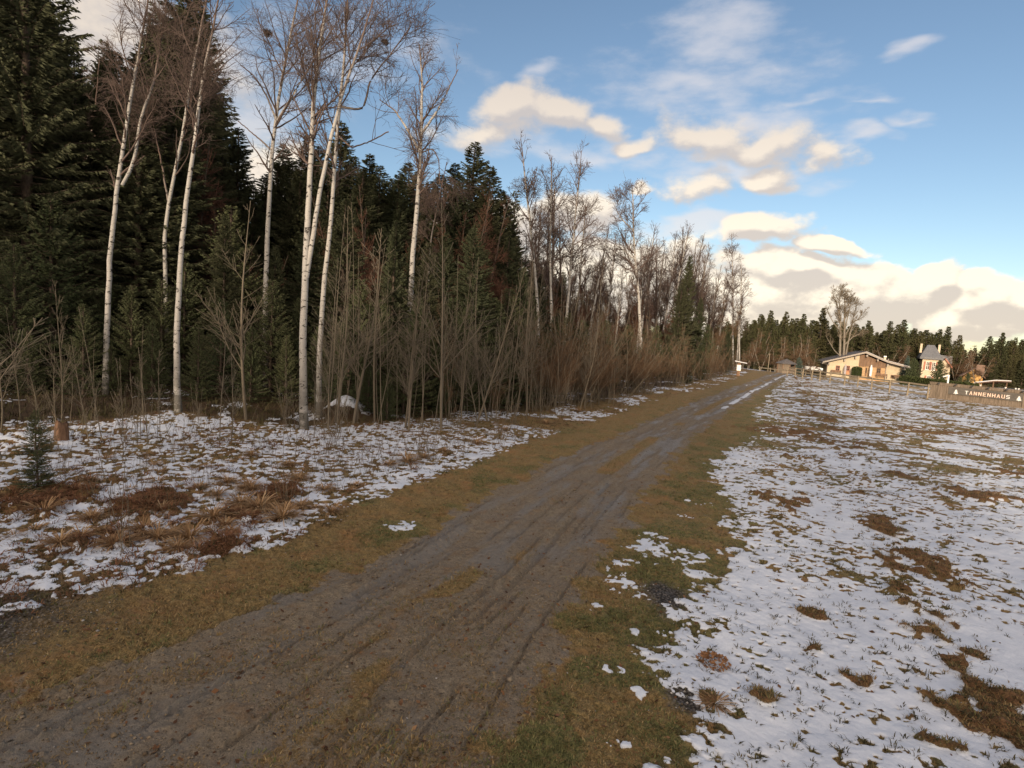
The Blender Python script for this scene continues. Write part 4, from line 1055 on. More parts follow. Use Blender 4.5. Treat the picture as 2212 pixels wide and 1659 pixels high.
# ------------------------------------------------------------------ buildings
M_plaster = mat_simple('cream_plaster', (.47, .39, .27), (.55, .46, .33), 2, .85)
M_plaster2 = mat_simple('pale_villa_plaster', (.50, .42, .31), (.58, .49, .37), 2, .85)
M_orange = mat_simple('ochre_plaster', (.50, .29, .10), (.60, .37, .14), 2, .85)
M_wood = mat_simple('brown_boards', (.13, .075, .045), (.24, .15, .095), 1.5, .8, stretch=(6, 6, .4), bmp=.4)
M_log = mat_simple('pale_logs', (.36, .23, .12), (.52, .35, .20), 2, .75, stretch=(.5, .5, 6), bmp=.3)
M_greywood = mat_simple('weathered_boards', (.12, .095, .070), (.22, .175, .135), 2.2, .9, stretch=(7, 7, .5), bmp=.5)
M_rail = mat_simple('weathered_rails', (.17, .14, .10), (.30, .25, .18), 4, .9, stretch=(.5, .5, 5), bmp=.4)
M_roofedge = mat_simple('roof_edge_metal', (.22, .19, .16), (.34, .30, .26), 5, .6)
M_roof = mat_simple('dark_roof', (.07, .065, .065), (.13, .12, .12), 6, .8)
M_slate = mat_simple('grey_slate', (.10, .105, .115), (.17, .175, .19), 5, .6)
M_snow = mat_simple('lying_snow', (.74, .77, .82), (.86, .88, .90), 3, .7)
M_oldsnow = mat_simple('thin_old_snow', (.36, .35, .35), (.50, .50, .51), 3, .8)
M_glass, _N, _b = new_mat('window_glass', .12, .5); _b.inputs['Base Color'].default_value = (.035, .03, .028, 1)
M_white = mat_simple('white_paint', (.70, .69, .66), (.80, .79, .76), 5, .5)
M_dark = mat_simple('dark_metal', (.025, .025, .027), (.05, .05, .052), 6, .5)
M_hedge = mat_needles('hedge_leaves', (.018, .026, .010), (.060, .075, .028), (.05, .055, .02))
M_panel = mat_simple('sign_panel_grey', (.085, .078, .068), (.125, .112, .098), 3, .8, stretch=(1, 1, 4))
M_redside = mat_simple('letter_red_side', (.45, .08, .05), (.55, .11, .07), 6, .5)
M_letter = mat_simple('letter_face', (.72, .55, .44), (.80, .64, .52), 6, .5)
M_redwood = mat_simple('shutter_red', (.30, .12, .08), (.40, .17, .12), 5, .7)
M_brownroof = mat_simple('brown_tile_roof', (.15, .10, .075), (.23, .155, .12), 6, .85)
M_greyfab = mat_simple('parasol_cover', (.30, .27, .27), (.42, .38, .38), 5, .8)

def frame_at(pt, pr, name, label, category):
    """a thing whose x axis runs from pt to pr on the ground, y away from the camera"""
    a = math.atan2(pr[1]-pt[1], pr[0]-pt[0])
    return empty(name, pt, a, label, category)
def window(root, mat_f, x0, x1, z0, z1, y=0.0, mull=(1, 1), frame_w=.09, sill=True, nm='window'):
    m_ = MB(); w = frame_w
    m_.box((x0, y-.06, z0), (x0+w, y+.05, z1)); m_.box((x1-w, y-.06, z0), (x1, y+.05, z1))
    m_.box((x0+w, y-.058, z0), (x1-w, y+.05, z0+w)); m_.box((x0+w, y-.058, z1-w), (x1-w, y+.05, z1))
    for i in range(mull[0]):
        xx = x0+(x1-x0)*(i+1)/(mull[0]+1); m_.box((xx-.03, y-.05, z0+w), (xx+.03, y+.04, z1-w))
    for i in range(mull[1]):
        zz = z0+(z1-z0)*(i+1)/(mull[1]+1); m_.box((x0+w, y-.047, zz-.03), (x1-w, y+.04, zz+.03))
    o = m_.build(nm, mat_f, root)
    g = MB(); g.box((x0+w, y-.025, z0+w), (x1-w, y-.015, z1-w)); g.build('pane', M_glass, o)
    if sill:
        s_ = MB(); s_.box((x0-.08, y-.16, z0-.07), (x1+.08, y, z0-.005)); s_.build('sill', mat_f, o)
    return o
def chalet():
    a = at(1785, 805, 118); b = at(1948, 828, 113)
    z0 = min(float(terrain(a[0], a[1])), a[2])-.2
    pt = (a[0], a[1], a[2]); r = frame_at(pt, b, 'chalet_house', 'cream chalet with low wide gable, brown boarded centre and pale log walls', 'house')
    k = math.hypot(b[0]-a[0], b[1]-a[1])/1530.0; D = 13.0
    def X(v): return v*k
    low = -1.6
    w = MB(); w.prism([(0, low), (X(640), low), (X(640), X(475)), (X(10), X(240))], 0, D); w.build('wall', M_plaster, r)
    w = MB(); w.prism([(X(1185), low), (X(1530), low), (X(1530), X(255)), (X(1190), X(330))], .6, D); w.build('wall', M_plaster, r)
    w = MB(); w.prism([(X(640), low), (X(1183), low), (X(1183), X(215)), (X(640), X(215))], .25, D); w.build('log_wall', M_log, r)
    for i in range(5):
        w = MB(); zz = X(20+i*38); w.box((X(642), .17, zz), (X(1181), .249, zz+X(30))); w.build('log', M_log, r)
    w = MB(); w.prism([(X(640), X(216)), (X(1184), X(216)), (X(1184), X(322)), (X(724), X(492)), (X(640), X(470))], .02, D)
    w.build('gable_cladding', M_wood, r)
    w = MB()
    for i in range(13):
        xx = 652+i*41; w.box((X(xx), -.01, X(218)), (X(xx+5), .018, X(min(470, 320+max(0, (1184-xx))*.36))))
    w.build('cover_strips', M_greywood, r)
    # roof: two slopes, the right one with a flatter foot
    T = X(20)
    rf = MB(); ov = -1.3
    prof = [(-115, 238), (724, 531), (1184, 352), (1610, 262)]
    low_ = [(X(x), X(z)) for x, z in prof]; hi_ = [(X(x), X(z)+T) for x, z in prof]
    for i in range(3):
        rf.prism([low_[i], low_[i+1], hi_[i+1], hi_[i]], ov, D+.8)
    ro = rf.build('roof', M_roof, r)
    e = MB()
    for i in range(3):
        (x0_, z0_), (x1_, z1_) = low_[i], low_[i+1]
        e.prism([(x0_, z0_-.10), (x1_, z1_-.10), (x1_, z1_+T+.05), (x0_, z0_+T+.05)], ov-.08, ov-.004)
    e.build('bargeboard', M_roofedge, ro)
    s_ = MB()
    for i in (1, 2):
        (x0_, z0_), (x1_, z1_) = hi_[i], hi_[i+1]
        s_.prism([(x0_+.1, z0_+.055), (x1_-.05, z1_+.055), (x1_-.05, z1_+.15), (x0_+.1, z0_+.15)], ov-.03, D)
    s_.build('snow_cover', M_oldsnow, ro)
    for x_, z_ in ((20, 232), (330, 340), (545, 418), (765, 478), (985, 395), (1190, 300), (1520, 240)):
        p_ = MB(); p_.box((X(x_-16), ov+.05, X(z_-34)), (X(x_+16), .3, X(z_+8))); p_.build('purlin', M_roofedge, r)
    g = MB(); g.tube((X(-118), ov, X(218)), (X(-118), D, X(218)), .09); g.tube((X(-110), ov+.2, X(215)), (X(5), -.1, X(200)), .05); g.tube((X(4), -.1, X(205)), (X(4), -.1, low), .06); g.build('gutter', M_roofedge, r)
    g = MB(); g.tube((X(1188), -.05, X(312)), (X(1188), -.05, low), .07); g.tube((X(1188), -.2, X(312)), (X(1290), -.2, X(318)), .07); g.build('gutter', M_roofedge, r)
    window(r, M_redwood, X(180), X(268), X(60), X(190)); window(r, M_redwood, X(395), X(472), X(88), X(205), mull=(1, 1))
    dm = MB(); dm.box((X(393), -.04, X(-5)), (X(474), .02, X(85))); dr_ = dm.build('door', mat_simple('door_wood', (.42, .20, .10), (.50, .26, .14), 3, .6), r)
    h_ = MB(); h_.tube((X(465), -.10, X(60)), (X(465), -.04, X(60)), .03); h_.build('handle', M_dark, dr_)
    window(r, M_wood, X(1010), X(1095), X(85), X(205), y=.15)
    for xa, xb in ((790, 822), (868, 905)):
        dm = MB(); dm.box((X(xa), .1, X(-5)), (X(xb), .24, X(200))); dd_ = dm.build('door', M_wood, r)
        gg = MB(); gg.box((X(xa+6), .088, X(70)), (X(xb-6), .098, X(180))); gg.build('pane', M_glass, dd_)
    dm = MB(); dm.box((X(780), .02, X(196)), (X(915), .24, X(214))); dm.build('lintel', M_log, r)
    window(r, M_wood, X(1310), X(1400), X(5), X(70), y=.6, mull=(2, 0))
    c = MB(); c.box((X(1235), 5.2, X(300)), (X(1275), 5.8, X(455))); c.box((X(1228), 5.1, X(455)), (X(1282), 5.9, X(470))); co = c.build('chimney', M_plaster2, r)
    cc = MB(); cc.box((X(1230), 5.12, X(471)), (X(1280), 5.88, X(490))); cc.build('snow_cap', M_snow, co)
    c = MB(); c.tube((X(1340), 6, X(280)), (X(1340), 6, X(430)), .11); c.build('flue_pipe', M_roofedge, r)
    # porch with a snowy roof beyond the right wall
    c = MB(); c.prism([(X(1560), X(235)), (X(1790), X(262)), (X(1790), X(290)), (X(1600), X(268))], 5, 9); c.build('porch_roof', M_snow, r)
    c = MB(); c.box((X(1575), 5.1, low), (X(1600), 5.4, X(236))); c.build('porch_post', M_plaster2, r)
    # things standing by the chalet
    R3 = Matrix.Rotation(r.rotation_euler.z, 4, 'Z'); base = Vector(pt)
    def wpt(x_, y_, z_): return base + R3 @ Vector((X(x_), y_, X(z_)))
    def parasol(x_, mat, lb, hgt):
        q = wpt(x_, -2.0, -20)
        t = empty('folded_parasol', q, 0, lb, 'parasol')
        p_ = MB(); p_.tube((0, 0, 0), (0, 0, hgt+.15), .045); p_.build('pole', M_dark, t)
        p_ = MB(); p_.tube((0, 0, .25), (0, 0, hgt*.7), .20, .24, 10); p_.tube((0, 0, hgt*.7), (0, 0, hgt), .24, .07, 10); p_.build('cover', mat, t)
        p_ = MB(); p_.tube((0, 0, 0), (0, 0, .08), .35, .32, 12); p_.build('base_plate', M_dark, t)
    parasol(350, M_greyfab, 'folded grey parasol in front of the cream wall between the two chalet windows', 2.2)
    parasol(860, M_white, 'folded white parasol in front of the log wall of the chalet', 2.5)
    def bench(x_, lb, L=1.9):
        t = empty('garden_bench', wpt(x_, -1.6, -22), r.rotation_euler.z, lb, 'bench', )
        p_ = MB(); p_.box((0, 0, .42), (L, .4, .47)); p_.build('seat', M_wood, t)
        p_ = MB(); p_.box((0, .42, .55), (L, .46, .90)); p_.build('backrest', M_wood, t)
        for xx in (.1, L-.16):
            p_ = MB(); p_.box((xx, .02, 0), (xx+.06, .40, .42)); p_.box((xx, .401, 0), (xx+.06, .45, .9)); p_.build('leg', M_dark, t)
    bench(70, 'small bench below the left window of the chalet'); bench(1330, 'dark bench by the right corner of the chalet'); bench(990, 'bench in front of the log wall window of the chalet')
    return wpt, r.rotation_euler.z
wpt, chrot = chalet()

# clipped shrub and hedges: leafy shells built of many small leaves
def leafy(name, sx, sy, sz, n, seed, leaf=.10, shape='box', mat=None, parent=None, **props):
    g_ = np.random.default_rng(seed)
    if shape == 'box':
        f = g_.integers(0, 4, n); u_ = g_.uniform(-.5, .5, n); w_ = g_.uniform(0, 1, n)
        x_ = np.where(f == 0, u_*sx, np.where(f == 1, u_*sx, np.where(f == 2, -.5*sx, .5*sx)))
        y_ = np.where(f == 0, -.5*sy, np.where(f == 1, g_.uniform(-.5, .5, n)*sy, g_.uniform(-.5, .5, n)*sy)); z_ = np.where(f == 1, sz, w_*sz)
        c = np.stack([x_, y_, z_], 1)
        wob = (fbm(c[:, 0]*.8+seed, c[:, 2]*1.5+c[:, 1], 3, seed)-.5)*.5; c[:, 1] -= wob*.8; c[:, 2] += np.where(f == 1, wob*.5, 0)
    else:
        a_ = g_.uniform(0, 6.28, n); w_ = g_.uniform(0, 1, n); rr_ = np.where(w_ > .8, np.sqrt(np.clip(1-(w_-.8)**2/.04, 0, 1)), 1)*.5
        c = np.stack([np.cos(a_)*rr_*sx, np.sin(a_)*rr_*sy, w_*sz], 1)
    c += g_.normal(size=(n, 3))*leaf*.5
    d1 = g_.normal(size=(n, 3)); d1 /= np.linalg.norm(d1, axis=1, keepdims=True); d2 = np.cross(d1, g_.normal(size=(n, 3))); d2 /= np.linalg.norm(d2, axis=1, keepdims=True)
    V = np.stack([c-d1*leaf, c+d2*leaf*.5, c+d1*leaf, c-d2*leaf*.5], 1).reshape(-1, 3)
    return mk_mesh('foliage', V, np.arange(4*n).reshape(-1, 4), attrs={'tint': np.repeat(g_.uniform(0, 1, n), 4)}, mats=[mat or M_hedge])
def hedge(name, p, q, depth_, hgt, n, label, seed):
    L = math.hypot(q[0]-p[0], q[1]-p[1]); a = math.atan2(q[1]-p[1], q[0]-p[0])
    mid_ = ((p[0]+q[0])/2, (p[1]+q[1])/2, min(p[2], q[2])-.1)
    t = empty(name, mid_, a, label, 'hedge')
    link('foliage', leafy('foliage', L, depth_, hgt, n, seed, .13), t)
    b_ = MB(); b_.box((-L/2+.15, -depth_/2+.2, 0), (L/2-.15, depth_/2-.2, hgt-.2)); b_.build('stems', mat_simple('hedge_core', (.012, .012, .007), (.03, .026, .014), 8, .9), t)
t = empty('clipped_shrub', wpt(580, -2.2, -30), 0, 'dark clipped dome shaped shrub in front of the chalet where cream wall meets logs', 'shrub')
link('foliage', leafy('foliage', 1.7, 1.5, 2.0, 5000, 4, .09, 'dome'), t)
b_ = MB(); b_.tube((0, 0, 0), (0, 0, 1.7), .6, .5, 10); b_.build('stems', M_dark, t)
def gp(u, v, d, dz=0):
    q = at(u, v, d); return np.array([q[0], q[1], q[2]+dz])
hedge('hedge', gp(1952, 828, 96), gp(2100, 848, 84), 1.6, 1.35, 12000, 'long dark clipped hedge between the chalet and the villa, above the rail fence', 8)
hedge('hedge', gp(2090, 850, 78), gp(2330, 885, 66), 1.6, 1.25, 14000, 'long dark green hedge running behind the lettered board wall', 9)

def villa():
    a = gp(1978, 838, 138); b = gp(2046, 848, 135)
    r = frame_at(a, b, 'villa', 'tall pale villa with grey slate hip roof and two chimneys, behind garden spruces', 'house')
    L = math.hypot(b[0]-a[0], b[1]-a[1]); hz = 7.6
    w = MB(); w.box((0.6, 0, 0), (L*.62, 6, hz)); w.build('wall', M_plaster2, r)
    w = MB(); w.box((L*.62+.01, .8, 0), (L, 6.5, hz*.80)); w.prism([(L*.62+.01, hz*.80), (L, hz*.80), (L*.82, hz*.97)], .8, 6.5); w.build('wing_wall', M_plaster2, r)
    x0, x1 = 0.0, L*.62+.5; cx_ = (x0+x1)/2
    v = [(x0, -.6, hz), (x1, -.6, hz), (x1, 6.6, hz), (x0, 6.6, hz), (cx_-.7, 2.6, hz+3.0), (cx_+.7, 2.6, hz+3.0), (cx_+.7, 3.4, hz+3.0), (cx_-.7, 3.4, hz+3.0)]
    rf = MB(); rf.add(v, [(0,1,5,4), (1,2,6,5), (2,3,7,6), (3,0,4,7), (4,5,6,7), (3,2,1,0)]); ro = rf.build('roof', M_slate, r)
    ev = MB(); ev.box((x0-.05, -.68, hz-.45), (x1+.05, 6.7, hz-.004)); ev.build('eaves', M_slate, ro)
    for cxx in (cx_-1.9, cx_+1.7):
        c = MB(); c.box((cxx-.22, 2.7, hz+1.0), (cxx+.22, 3.2, hz+3.2)); c.build('chimney', M_plaster2, ro)
    s_ = MB(); s_.prism([(L*.60, hz*.86), (L*1.05, hz*.84), (L*1.04, hz*1.08), (L*.63, hz*1.10)], 1.5, 1.75); s_.build('wing_roof', M_slate, r)
    e = MB(); e.prism([(L*.80, hz*.97), (L*1.05, hz*.70), (L*1.05, hz*.75), (L*.81, hz*1.01)], .1, 6); e.build('gable_trim', M_redwood, r)
    for i, (xa, xb, za, zb) in enumerate(((L*.22, L*.34, hz*.60, hz*.86), (L*.40, L*.52, hz*.60, hz*.86), (L*.30, L*.44, hz*.20, hz*.42))):
        window(r, M_white, xa, xb, za, zb, mull=(1, 1))
        for s0, s1 in ((xa-.45, xa-.08), (xb+.08, xb+.40)):
            m_ = MB(); m_.box((s0, -.07, za), (s1, -.002, zb)); m_.build('shutter', M_redwood, r)
villa()
def ochre():
    a = gp(2075, 845, 126); b = gp(2118, 850, 124)
    r = frame_at(a, b, 'ochre_house', 'low ochre house with a brown tiled roof beside the villa, mostly behind bushes', 'house')
    L = math.hypot(b[0]-a[0], b[1]-a[1]); hz = 3.2
    w = MB(); w.prism([(0, -1), (L, -1), (L, hz), (L*.55, hz+1.9), (0, hz)], 0, 6); w.build('wall', M_orange, r)
    rf = MB(); rf.prism([(L*.55, hz+1.95), (L+.5, hz-.1), (L+.5, hz+.1), (L*.55, hz+2.15)], -.5, 6.5); rf.prism([(-.5, hz-.1), (L*.549, hz+1.95), (L*.549, hz+2.15), (-.5, hz+.1)], -.5, 6.5); rf.build('roof', M_brownroof, r)
    d_ = MB(); d_.box((L*.60, -.9, hz+.8), (L*1.02, -.6, hz+2.9)); d_.build('dormer', M_brownroof, r)
    window(r, M_white, L*.2, L*.4, 1.2, 2.4); window(r, M_white, L*.6, L*.8, 1.2, 2.4)
    a2 = gp(2112, 856, 112); b2 = gp(2140, 860, 110)
    t = frame_at(a2, b2, 'carport', 'open carport with a flat snow covered roof right of the ochre house', 'carport'); L = math.hypot(b2[0]-a2[0], b2[1]-a2[1])
    m_ = MB(); m_.prism([(-.3, 2.5), (L+.6, 3.2), (L+.6, 3.4), (-.3, 2.7)], -.3, 5); m_.build('roof', M_brownroof, t)
    m_ = MB(); m_.prism([(-.28, 2.71), (L+.58, 3.41), (L+.58, 3.55), (-.28, 2.84)], -.28, 4.95); m_.build('snow_cover', M_snow, t)
    for xx, zt in ((0, 2.55), (L, 3.1)):
        for yy in (0, 4.5):
            m_ = MB(); m_.box((xx, yy, -1), (xx+.15, yy+.15, zt)); m_.build('post', M_wood, t)
ochre()
BSP = Proto('garden_spruce', spruce(95, h=7, rad=2.4, dz=.26, nb=8, tw=10, tl=.42, wid=.06, droop=-.05, topup=.5, mat=M_needle_young, base=.02))
BSB = Proto('garden_spruce', spruce(96, h=9, rad=2.6, dz=.30, nb=8, tw=9, tl=.5, wid=.07, droop=.1, mat=M_needle_blue, base=.02))
for (pr, ph, u, v, d, sx, lb) in ((BSB, 9, 1962, 768, 112, 1.0, 'silvery blue garden spruce just right of the chalet roof'), (BSP, 7, 1976, 774, 106, 1.1, 'green garden spruce left of the villa window'),
        (BSP, 7, 2032, 778, 102, 1.1, 'green garden spruce hiding the right half of the villa'), (BSP, 7, 2092, 806, 100, 1.0, 'low spreading garden conifer before the ochre house'), (BSP, 7, 2075, 812, 101, 1.1, 'bushy conifer left of the ochre house roof')):
    x, y, h = top_at(u, v, d); pr.place((x, y, float(terrain(x, y))), 1.3, (h/ph*sx, h/ph*sx, h/ph), lb, 'garden spruce')
put_top([BSB], 9, 1727, 770, 96, 'dark blue green spruce between the pavilion and the chalet', 'spruce', sx=1.1, name='spruce_tree')

def pavilion():
    q = P(1697, 800); s = math.hypot(q[0], q[1])
    q = gp(1697, 799, 92); q[2] = float(terrain(q[0], q[1]))-.1
    t = empty('garden_pavilion', q, .4, 'small eight sided wooden pavilion with a hip roof left of the chalet', 'pavilion')
    n = 8; R_ = 1.35; hz = 1.75
    pts = [(R_*math.cos(2*math.pi*(i+.5)/n), R_*math.sin(2*math.pi*(i+.5)/n)) for i in range(n)]
    for i in range(n):
        a, b = Vector(pts[i]), Vector(pts[(i+1) % n]); op = i in (5, 6)
        m_ = MB(); top = 1.0 if op else hz
        nn = (a+b).normalized()*.05
        m_.add([(a.x, a.y, 0), (b.x, b.y, 0), (b.x, b.y, top), (a.x, a.y, top), (a.x-nn.x, a.y-nn.y, 0), (b.x-nn.x, b.y-nn.y, 0), (b.x-nn.x, b.y-nn.y, top), (a.x-nn.x, a.y-nn.y, top)],
               [(0,1,2,3), (5,4,7,6), (3,2,6,7), (0,4,5,1)]); m_.build('wall_panel', M_greywood, t)
        m_ = MB(); m_.tube((a.x, a.y, 0), (a.x, a.y, hz), .06, k=6); m_.build('post', M_wood, t)
    m_ = MB(); ro_ = [(1.25*p[0], 1.25*p[1], hz) for p in pts]; m_.add(ro_+[(0, 0, hz+.75)]+[(p[0], p[1], hz-.08) for p in ro_], [(i, (i+1) % n, n) for i in range(n)]+[(n+1+i, n+1+(i+1) % n, (i+1) % n, i) for i in range(n)]+[tuple(range(2*n, n, -1))])
    m_.build('roof', M_roof, t)
pavilion()
def pole():
    q = gp(1659, 796, 88); q[2] = float(terrain(q[0], q[1]))-.1
    t = empty('lamp_post', q, 0, 'thin grey post with a small head standing left of the pavilion', 'lamp post')
    m_ = MB(); m_.tube((0, 0, 0), (0.02, 0, 2.7), .06, .05); m_.build('pole', M_rail, t)
    m_ = MB(); m_.tube((0, 0, 2.68), (0, 0, 2.78), .10, .15, 8); m_.tube((0, 0, 2.78), (0, 0, 2.84), .15, .04, 8); m_.build('lamp_head', M_rail, t)
    q = gp(2045, 842, 62); q[2] = float(terrain(q[0], q[1]))-.1
    t = empty('lamp_post', q, chrot, 'white post with a sloping white arm standing just behind the board wall', 'lamp post')
    m_ = MB(); m_.box((-.07, -.05, 0), (.07, .05, 1.75)); m_.build('pole', M_white, t)
    m_ = MB(); m_.prism([(-.5, 1.45), (-.07, 1.62), (-.07, 1.74), (-.5, 1.55)], -.10, .10); m_.build('arm', M_white, t)
pole()
def bin_post():
    q = P(1594, 812); 
    t = empty('notice_post', q, -.3, 'dark wooden post with small roof and white notice at the far thicket end', 'post')
    k = 1.0
    m_ = MB(); m_.box((-.16, -.10, 0), (.16, .10, 1.35)); m_.build('post', M_wood, t)
    m_ = MB(); m_.box((-.20, -.125, .55), (.20, -.102, 1.15)); m_.build('notice', M_white, t)
    m_ = MB(); m_.prism([(-.45, 1.42), (.75, 1.30), (.75, 1.36), (-.45, 1.50)], -.30, .30); m_.build('roof', M_roof, t)
    m_ = MB(); m_.prism([(-.43, 1.502), (.73, 1.364), (.73, 1.41), (-.43, 1.56)], -.28, .28); m_.build('snow_cap', M_snow, t)
bin_post()
def car():
    q = gp(1755, 800, 108); q[2] = float(terrain(q[0], q[1]))
    z = at(1755, 803, 108)[2]
    t = empty('parked_car', (q[0], q[1], z), chrot+.5, 'white car parked beyond the rail fence just left of the chalet', 'car')
    m_ = MB(); m_.prism([(-1.1, .35), (2.1, .35), (2.15, .75), (1.0, .95), (.55, 1.02), (-1.1, 1.0)], 0, 1.7); m_.build('body', M_white, t, bevel=.06)
    m_ = MB(); m_.prism([(-1.0, 1.0), (.55, 1.02), (.05, 1.50), (-.9, 1.52)], .08, 1.62); m_.build('windows', M_glass, t)
    m_ = MB(); m_.prism([(-.98, 1.525), (.10, 1.505), (.0, 1.60), (-.9, 1.62)], .05, 1.65); m_.build('roof', M_white, t)
    for xx in (-.6, 1.4):
        for yy in (-.04, 1.54):
            m_ = MB(); m_.tube((xx, yy, .32), (xx, yy+.2, .32), .32, k=16); w_ = m_.build('wheel', M_dark, t)
            m_ = MB(); m_.tube((xx, yy-.01, .32), (xx, yy+.21, .32), .18, k=12); m_.build('rim', M_roofedge, w_)
car()

# fence of split rails
def rail_fence(pts, n, heights, label, rail_h=.13, post_h=1.1):
    W_ = [P(u, v) for u, v in pts]; line = resamp(np.array(W_), 60)
    t = empty('rail_fence', line[0], 0, label, 'fence'); o = line[0].copy()
    idx = np.linspace(0, 59, n).astype(int); rg = np.random.default_rng(n)
    for i in idx:
        p = line[i]-o; z = float(terrain(line[i][0], line[i][1]))-o[2]
        m_ = MB(); m_.tube((p[0], p[1], z-.1), (p[0]+rg.uniform(-.03, .03), p[1], z+post_h), .075, .065, 7); m_.build('post', M_rail, t)
    for i, j in zip(idx[:-1], idx[1:]):
        a, b = line[i]-o, line[j]-o
        d = (b-a)[:2]; d = d/np.linalg.norm(d); nrm = np.array([d[1], -d[0]])*.09
        for hh in heights:
            za = float(terrain(line[i][0], line[i][1]))-o[2]+hh+rg.uniform(-.03, .03); zb = float(terrain(line[j][0], line[j][1]))-o[2]+hh+rg.uniform(-.03, .03)
            m_ = MB(); h2 = rail_h/2
            v = []
            for (p, z_) in ((a-np.r_[d*.12, 0], za), (b+np.r_[d*.12, 0], zb)):
                for s1, s2 in ((.5, -h2), (1, -h2), (1, h2), (.5, h2)): v.append((p[0]+nrm[0]*s1*1.1, p[1]+nrm[1]*s1*1.1, z_+s2))
            m_.add(v, [(0,1,2,3), (7,6,5,4), (0,4,5,1), (1,5,6,2), (2,6,7,3), (3,7,4,0)]); m_.build('rail', M_rail, t)
rail_fence([(2003,861),(1930,850),(1850,837),(1780,826),(1700,812)], 12, (.32, .68, 1.02), 'low grey split rail fence running from the board wall past the chalet')
rail_fence([(1790,812),(1760,808),(1720,804),(1690,801)], 8, (.40, .80), 'short rail fence behind the pavilion lawn, in front of the white car', post_h=.95)
rail_fence([(1640,800),(1690,806),(1740,812)], 5, (.45,), 'single weathered rail on short posts where the track bends', post_h=.6)

# board wall with the letters
def strokes(ch):
    w, h, s = .62, 1.0, .145
    B = lambda *a: ('b',)+a
    S = {'T': [B(0, h-s, w, h), B(w/2-s/2, 0, w/2+s/2, h-s)],
         'A': [('q', (0, 0), (s*1.05, 0), (w/2+s*.45, h), (w/2-s*.45, h)), ('q', (w-s*1.05, 0), (w, 0), (w/2+s*.45, h), (w/2-s*.45, h)), B(s*.9, .24, w-s*.9, .24+s*.8)],
         'N': [B(0, 0, s, h), B(w-s, 0, w, h), ('q', (s*.2, h), (s*1.2, h), (w-s*.2, 0), (w-s*1.2, 0))],
         'E': [B(0, 0, s, h), B(s, 0, w, s), B(s, h/2-s/2, w*.9, h/2+s/2), B(s, h-s, w, h)],
         'H': [B(0, 0, s, h), B(w-s, 0, w, h), B(s, h/2-s/2, w-s, h/2+s/2)],
         'U': [B(0, s*.5, s, h), B(w-s, s*.5, w, h), B(s*.5, 0, w-s*.5, s)],
         'S': [B(0, 0, w-s*.3, s), B(w-s, s, w, h/2), B(s*.3, h/2-s/2, w-s*.3, h/2+s/2), B(0, h/2, s, h-s), B(s*.3, h-s, w, h)]}
    return S[ch], w
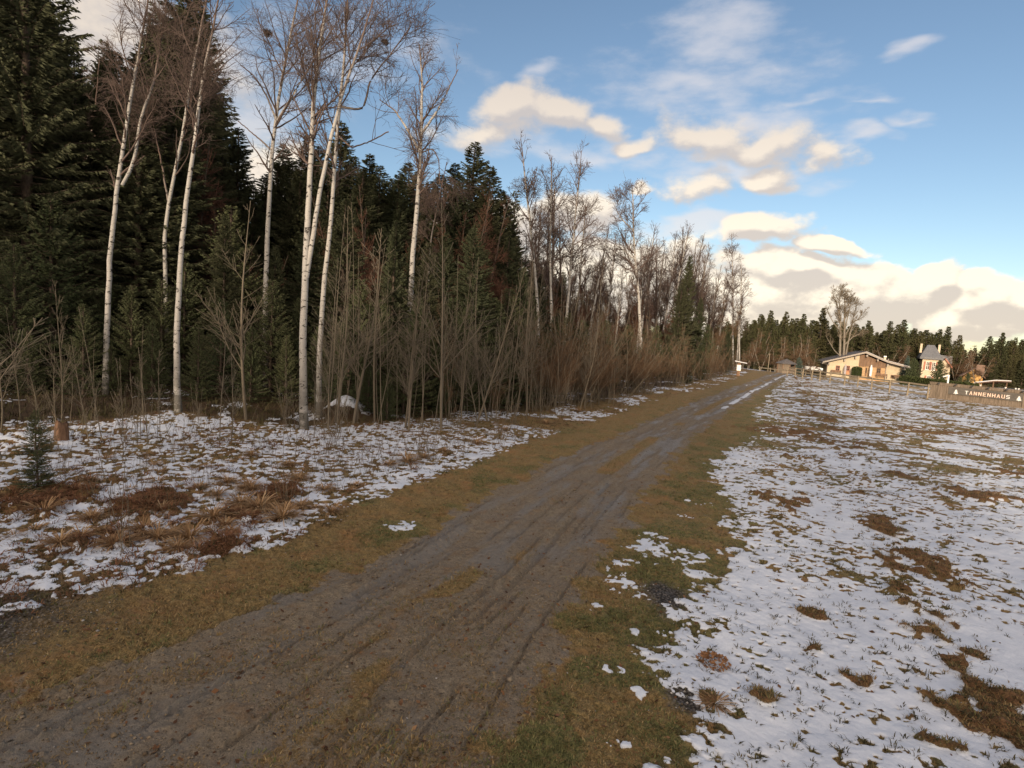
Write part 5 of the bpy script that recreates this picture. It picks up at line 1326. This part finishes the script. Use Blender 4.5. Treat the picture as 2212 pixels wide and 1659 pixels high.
def letter_wall():
    a = P(2006, 860); b = P(2212, 884.5)
    r = frame_at(a, b, 'sign_wall', 'long grey board wall with the white and red letters TANNENHAUS and two small fir signs', 'sign')
    L0 = math.hypot(b[0]-a[0], b[1]-a[1]); L = L0*1.5; hz = 1.30; U = L0/208.0     # metres per photo pixel along the wall
    def xp(u): return (u-2006)/206.0*L0
    nb = int(L/.22); 
    m_ = MB(); rg = np.random.default_rng(2)
    for i in range(nb):
        x0 = i*.22; m_.box((x0+.004, 0+rg.uniform(0, .01), .02), (x0+.216, .05, hz-.03+rg.uniform(-.004, .004)))
    m_.build('boards', M_greywood, r)
    m_ = MB(); m_.box((-.05, -.03, hz-.16), (L, -.004, hz)); m_.build('top_rail', M_greywood, r)
    m_ = MB(); m_.box((-.06, -.05, hz+.004), (L, .09, hz+.04)); m_.build('coping', M_greywood, r)
    m_ = MB(); m_.box((-.05, -.028, .06), (L, -.006, .16)); m_.build('bottom_rail', M_greywood, r)
    for xx in (-.09, xp(2028), xp(2048), xp(2209), L):
        m_ = MB(); m_.box((xx-.05, -.055, -.1), (xx+.05, -.031, hz-.162)); m_.build('post', M_greywood, r)
    pm = MB(); px0, px1 = xp(2050), xp(2207); pm.box((px0, -.075, hz*.40), (px1, -.032, hz*.84)); pn = pm.build('panel', M_panel, r)
    # letters
    th = .30; u0, u1 = 2087.5, 2184.0; n = 10; step = (xp(u1)-xp(u0))/n
    zb = hz*.485; sc = .27
    for i, ch in enumerate('TANNENHAUS'):
        st, w = strokes(ch); x0 = xp(u0)+step*i+.05*step
        f = MB(); e = MB(); sx_ = step*.78/w*1.0
        for s_ in st:
            if s_[0] == 'b': pts = [(s_[1], s_[2]), (s_[3], s_[2]), (s_[3], s_[4]), (s_[1], s_[4])]
            else: pts = list(s_[1:])
            pts = [(x0+p[0]*sx_*.92, zb+p[1]*sc) for p in pts]
            e.prism(pts, -.105, -.076); c_ = np.mean(pts, axis=0)
            f.prism(pts, -.112, -.106)
        lo = f.build('letter', M_letter if ch not in 'TS' else M_white, pn); e.build('letter_side', M_redside if i not in (0, 9) else M_white, pn)
    for uu in (2068, 2200):
        x0 = xp(uu); m_ = MB()
        for k_, (w_, z0_, z1_) in enumerate(((.16, 0, .16), (.125, .10, .24), (.085, .19, .33))):
            m_.prism([(x0-w_, zb-.03+z0_), (x0+w_, zb-.03+z0_), (x0, zb-.03+z1_)], -.112-.002*k_, -.077)
        m_.box((x0-.025, -.112, zb-.075), (x0+.025, -.077, zb-.032)); m_.build('fir_symbol', M_white, pn)
    for uu in (2028, 2067, 2103, 2138, 2175, 2207, 2240):
        x0 = xp(uu); m_ = MB(); m_.tube((x0, -.02, hz-.02), (x0, -.24, hz+.03), .018, k=6); m_.tube((x0+.02, -.20, hz+.03), (x0-.03, -.30, hz-.10), .045, .06, 8); m_.build('spotlight', M_dark, r)
    for uu in (2118, 2170, 2190, 2196, 2212):
        x0 = xp(uu); z_ = hz+.044; m_ = MB(); m_.tube((x0, .02, z_), (x0, .02, z_+.06), .02, k=6); m_.box((x0-.045, -.03, z_+.06), (x0+.045, .05, z_+.12)); m_.build('lamp_head', M_white, r)
letter_wall()

# unseen spruces added behind the viewer's left shoulder to shade the near ground
GX = 'unseen spruces added behind the viewpoint for shade'
for k in range(16):
    x = -40 + k*2.2 + rng.uniform(-1, 1); y = rng.uniform(-34, -24) + (10 if k < 5 else 0)
    s = rng.uniform(.62, .82)
    SB[k % 3].place((x, y, 0), rng.uniform(0, 6), (s*1.2, s*1.2, s), 'dark unseen spruce added behind the viewpoint for shade', 'spruce', GX)
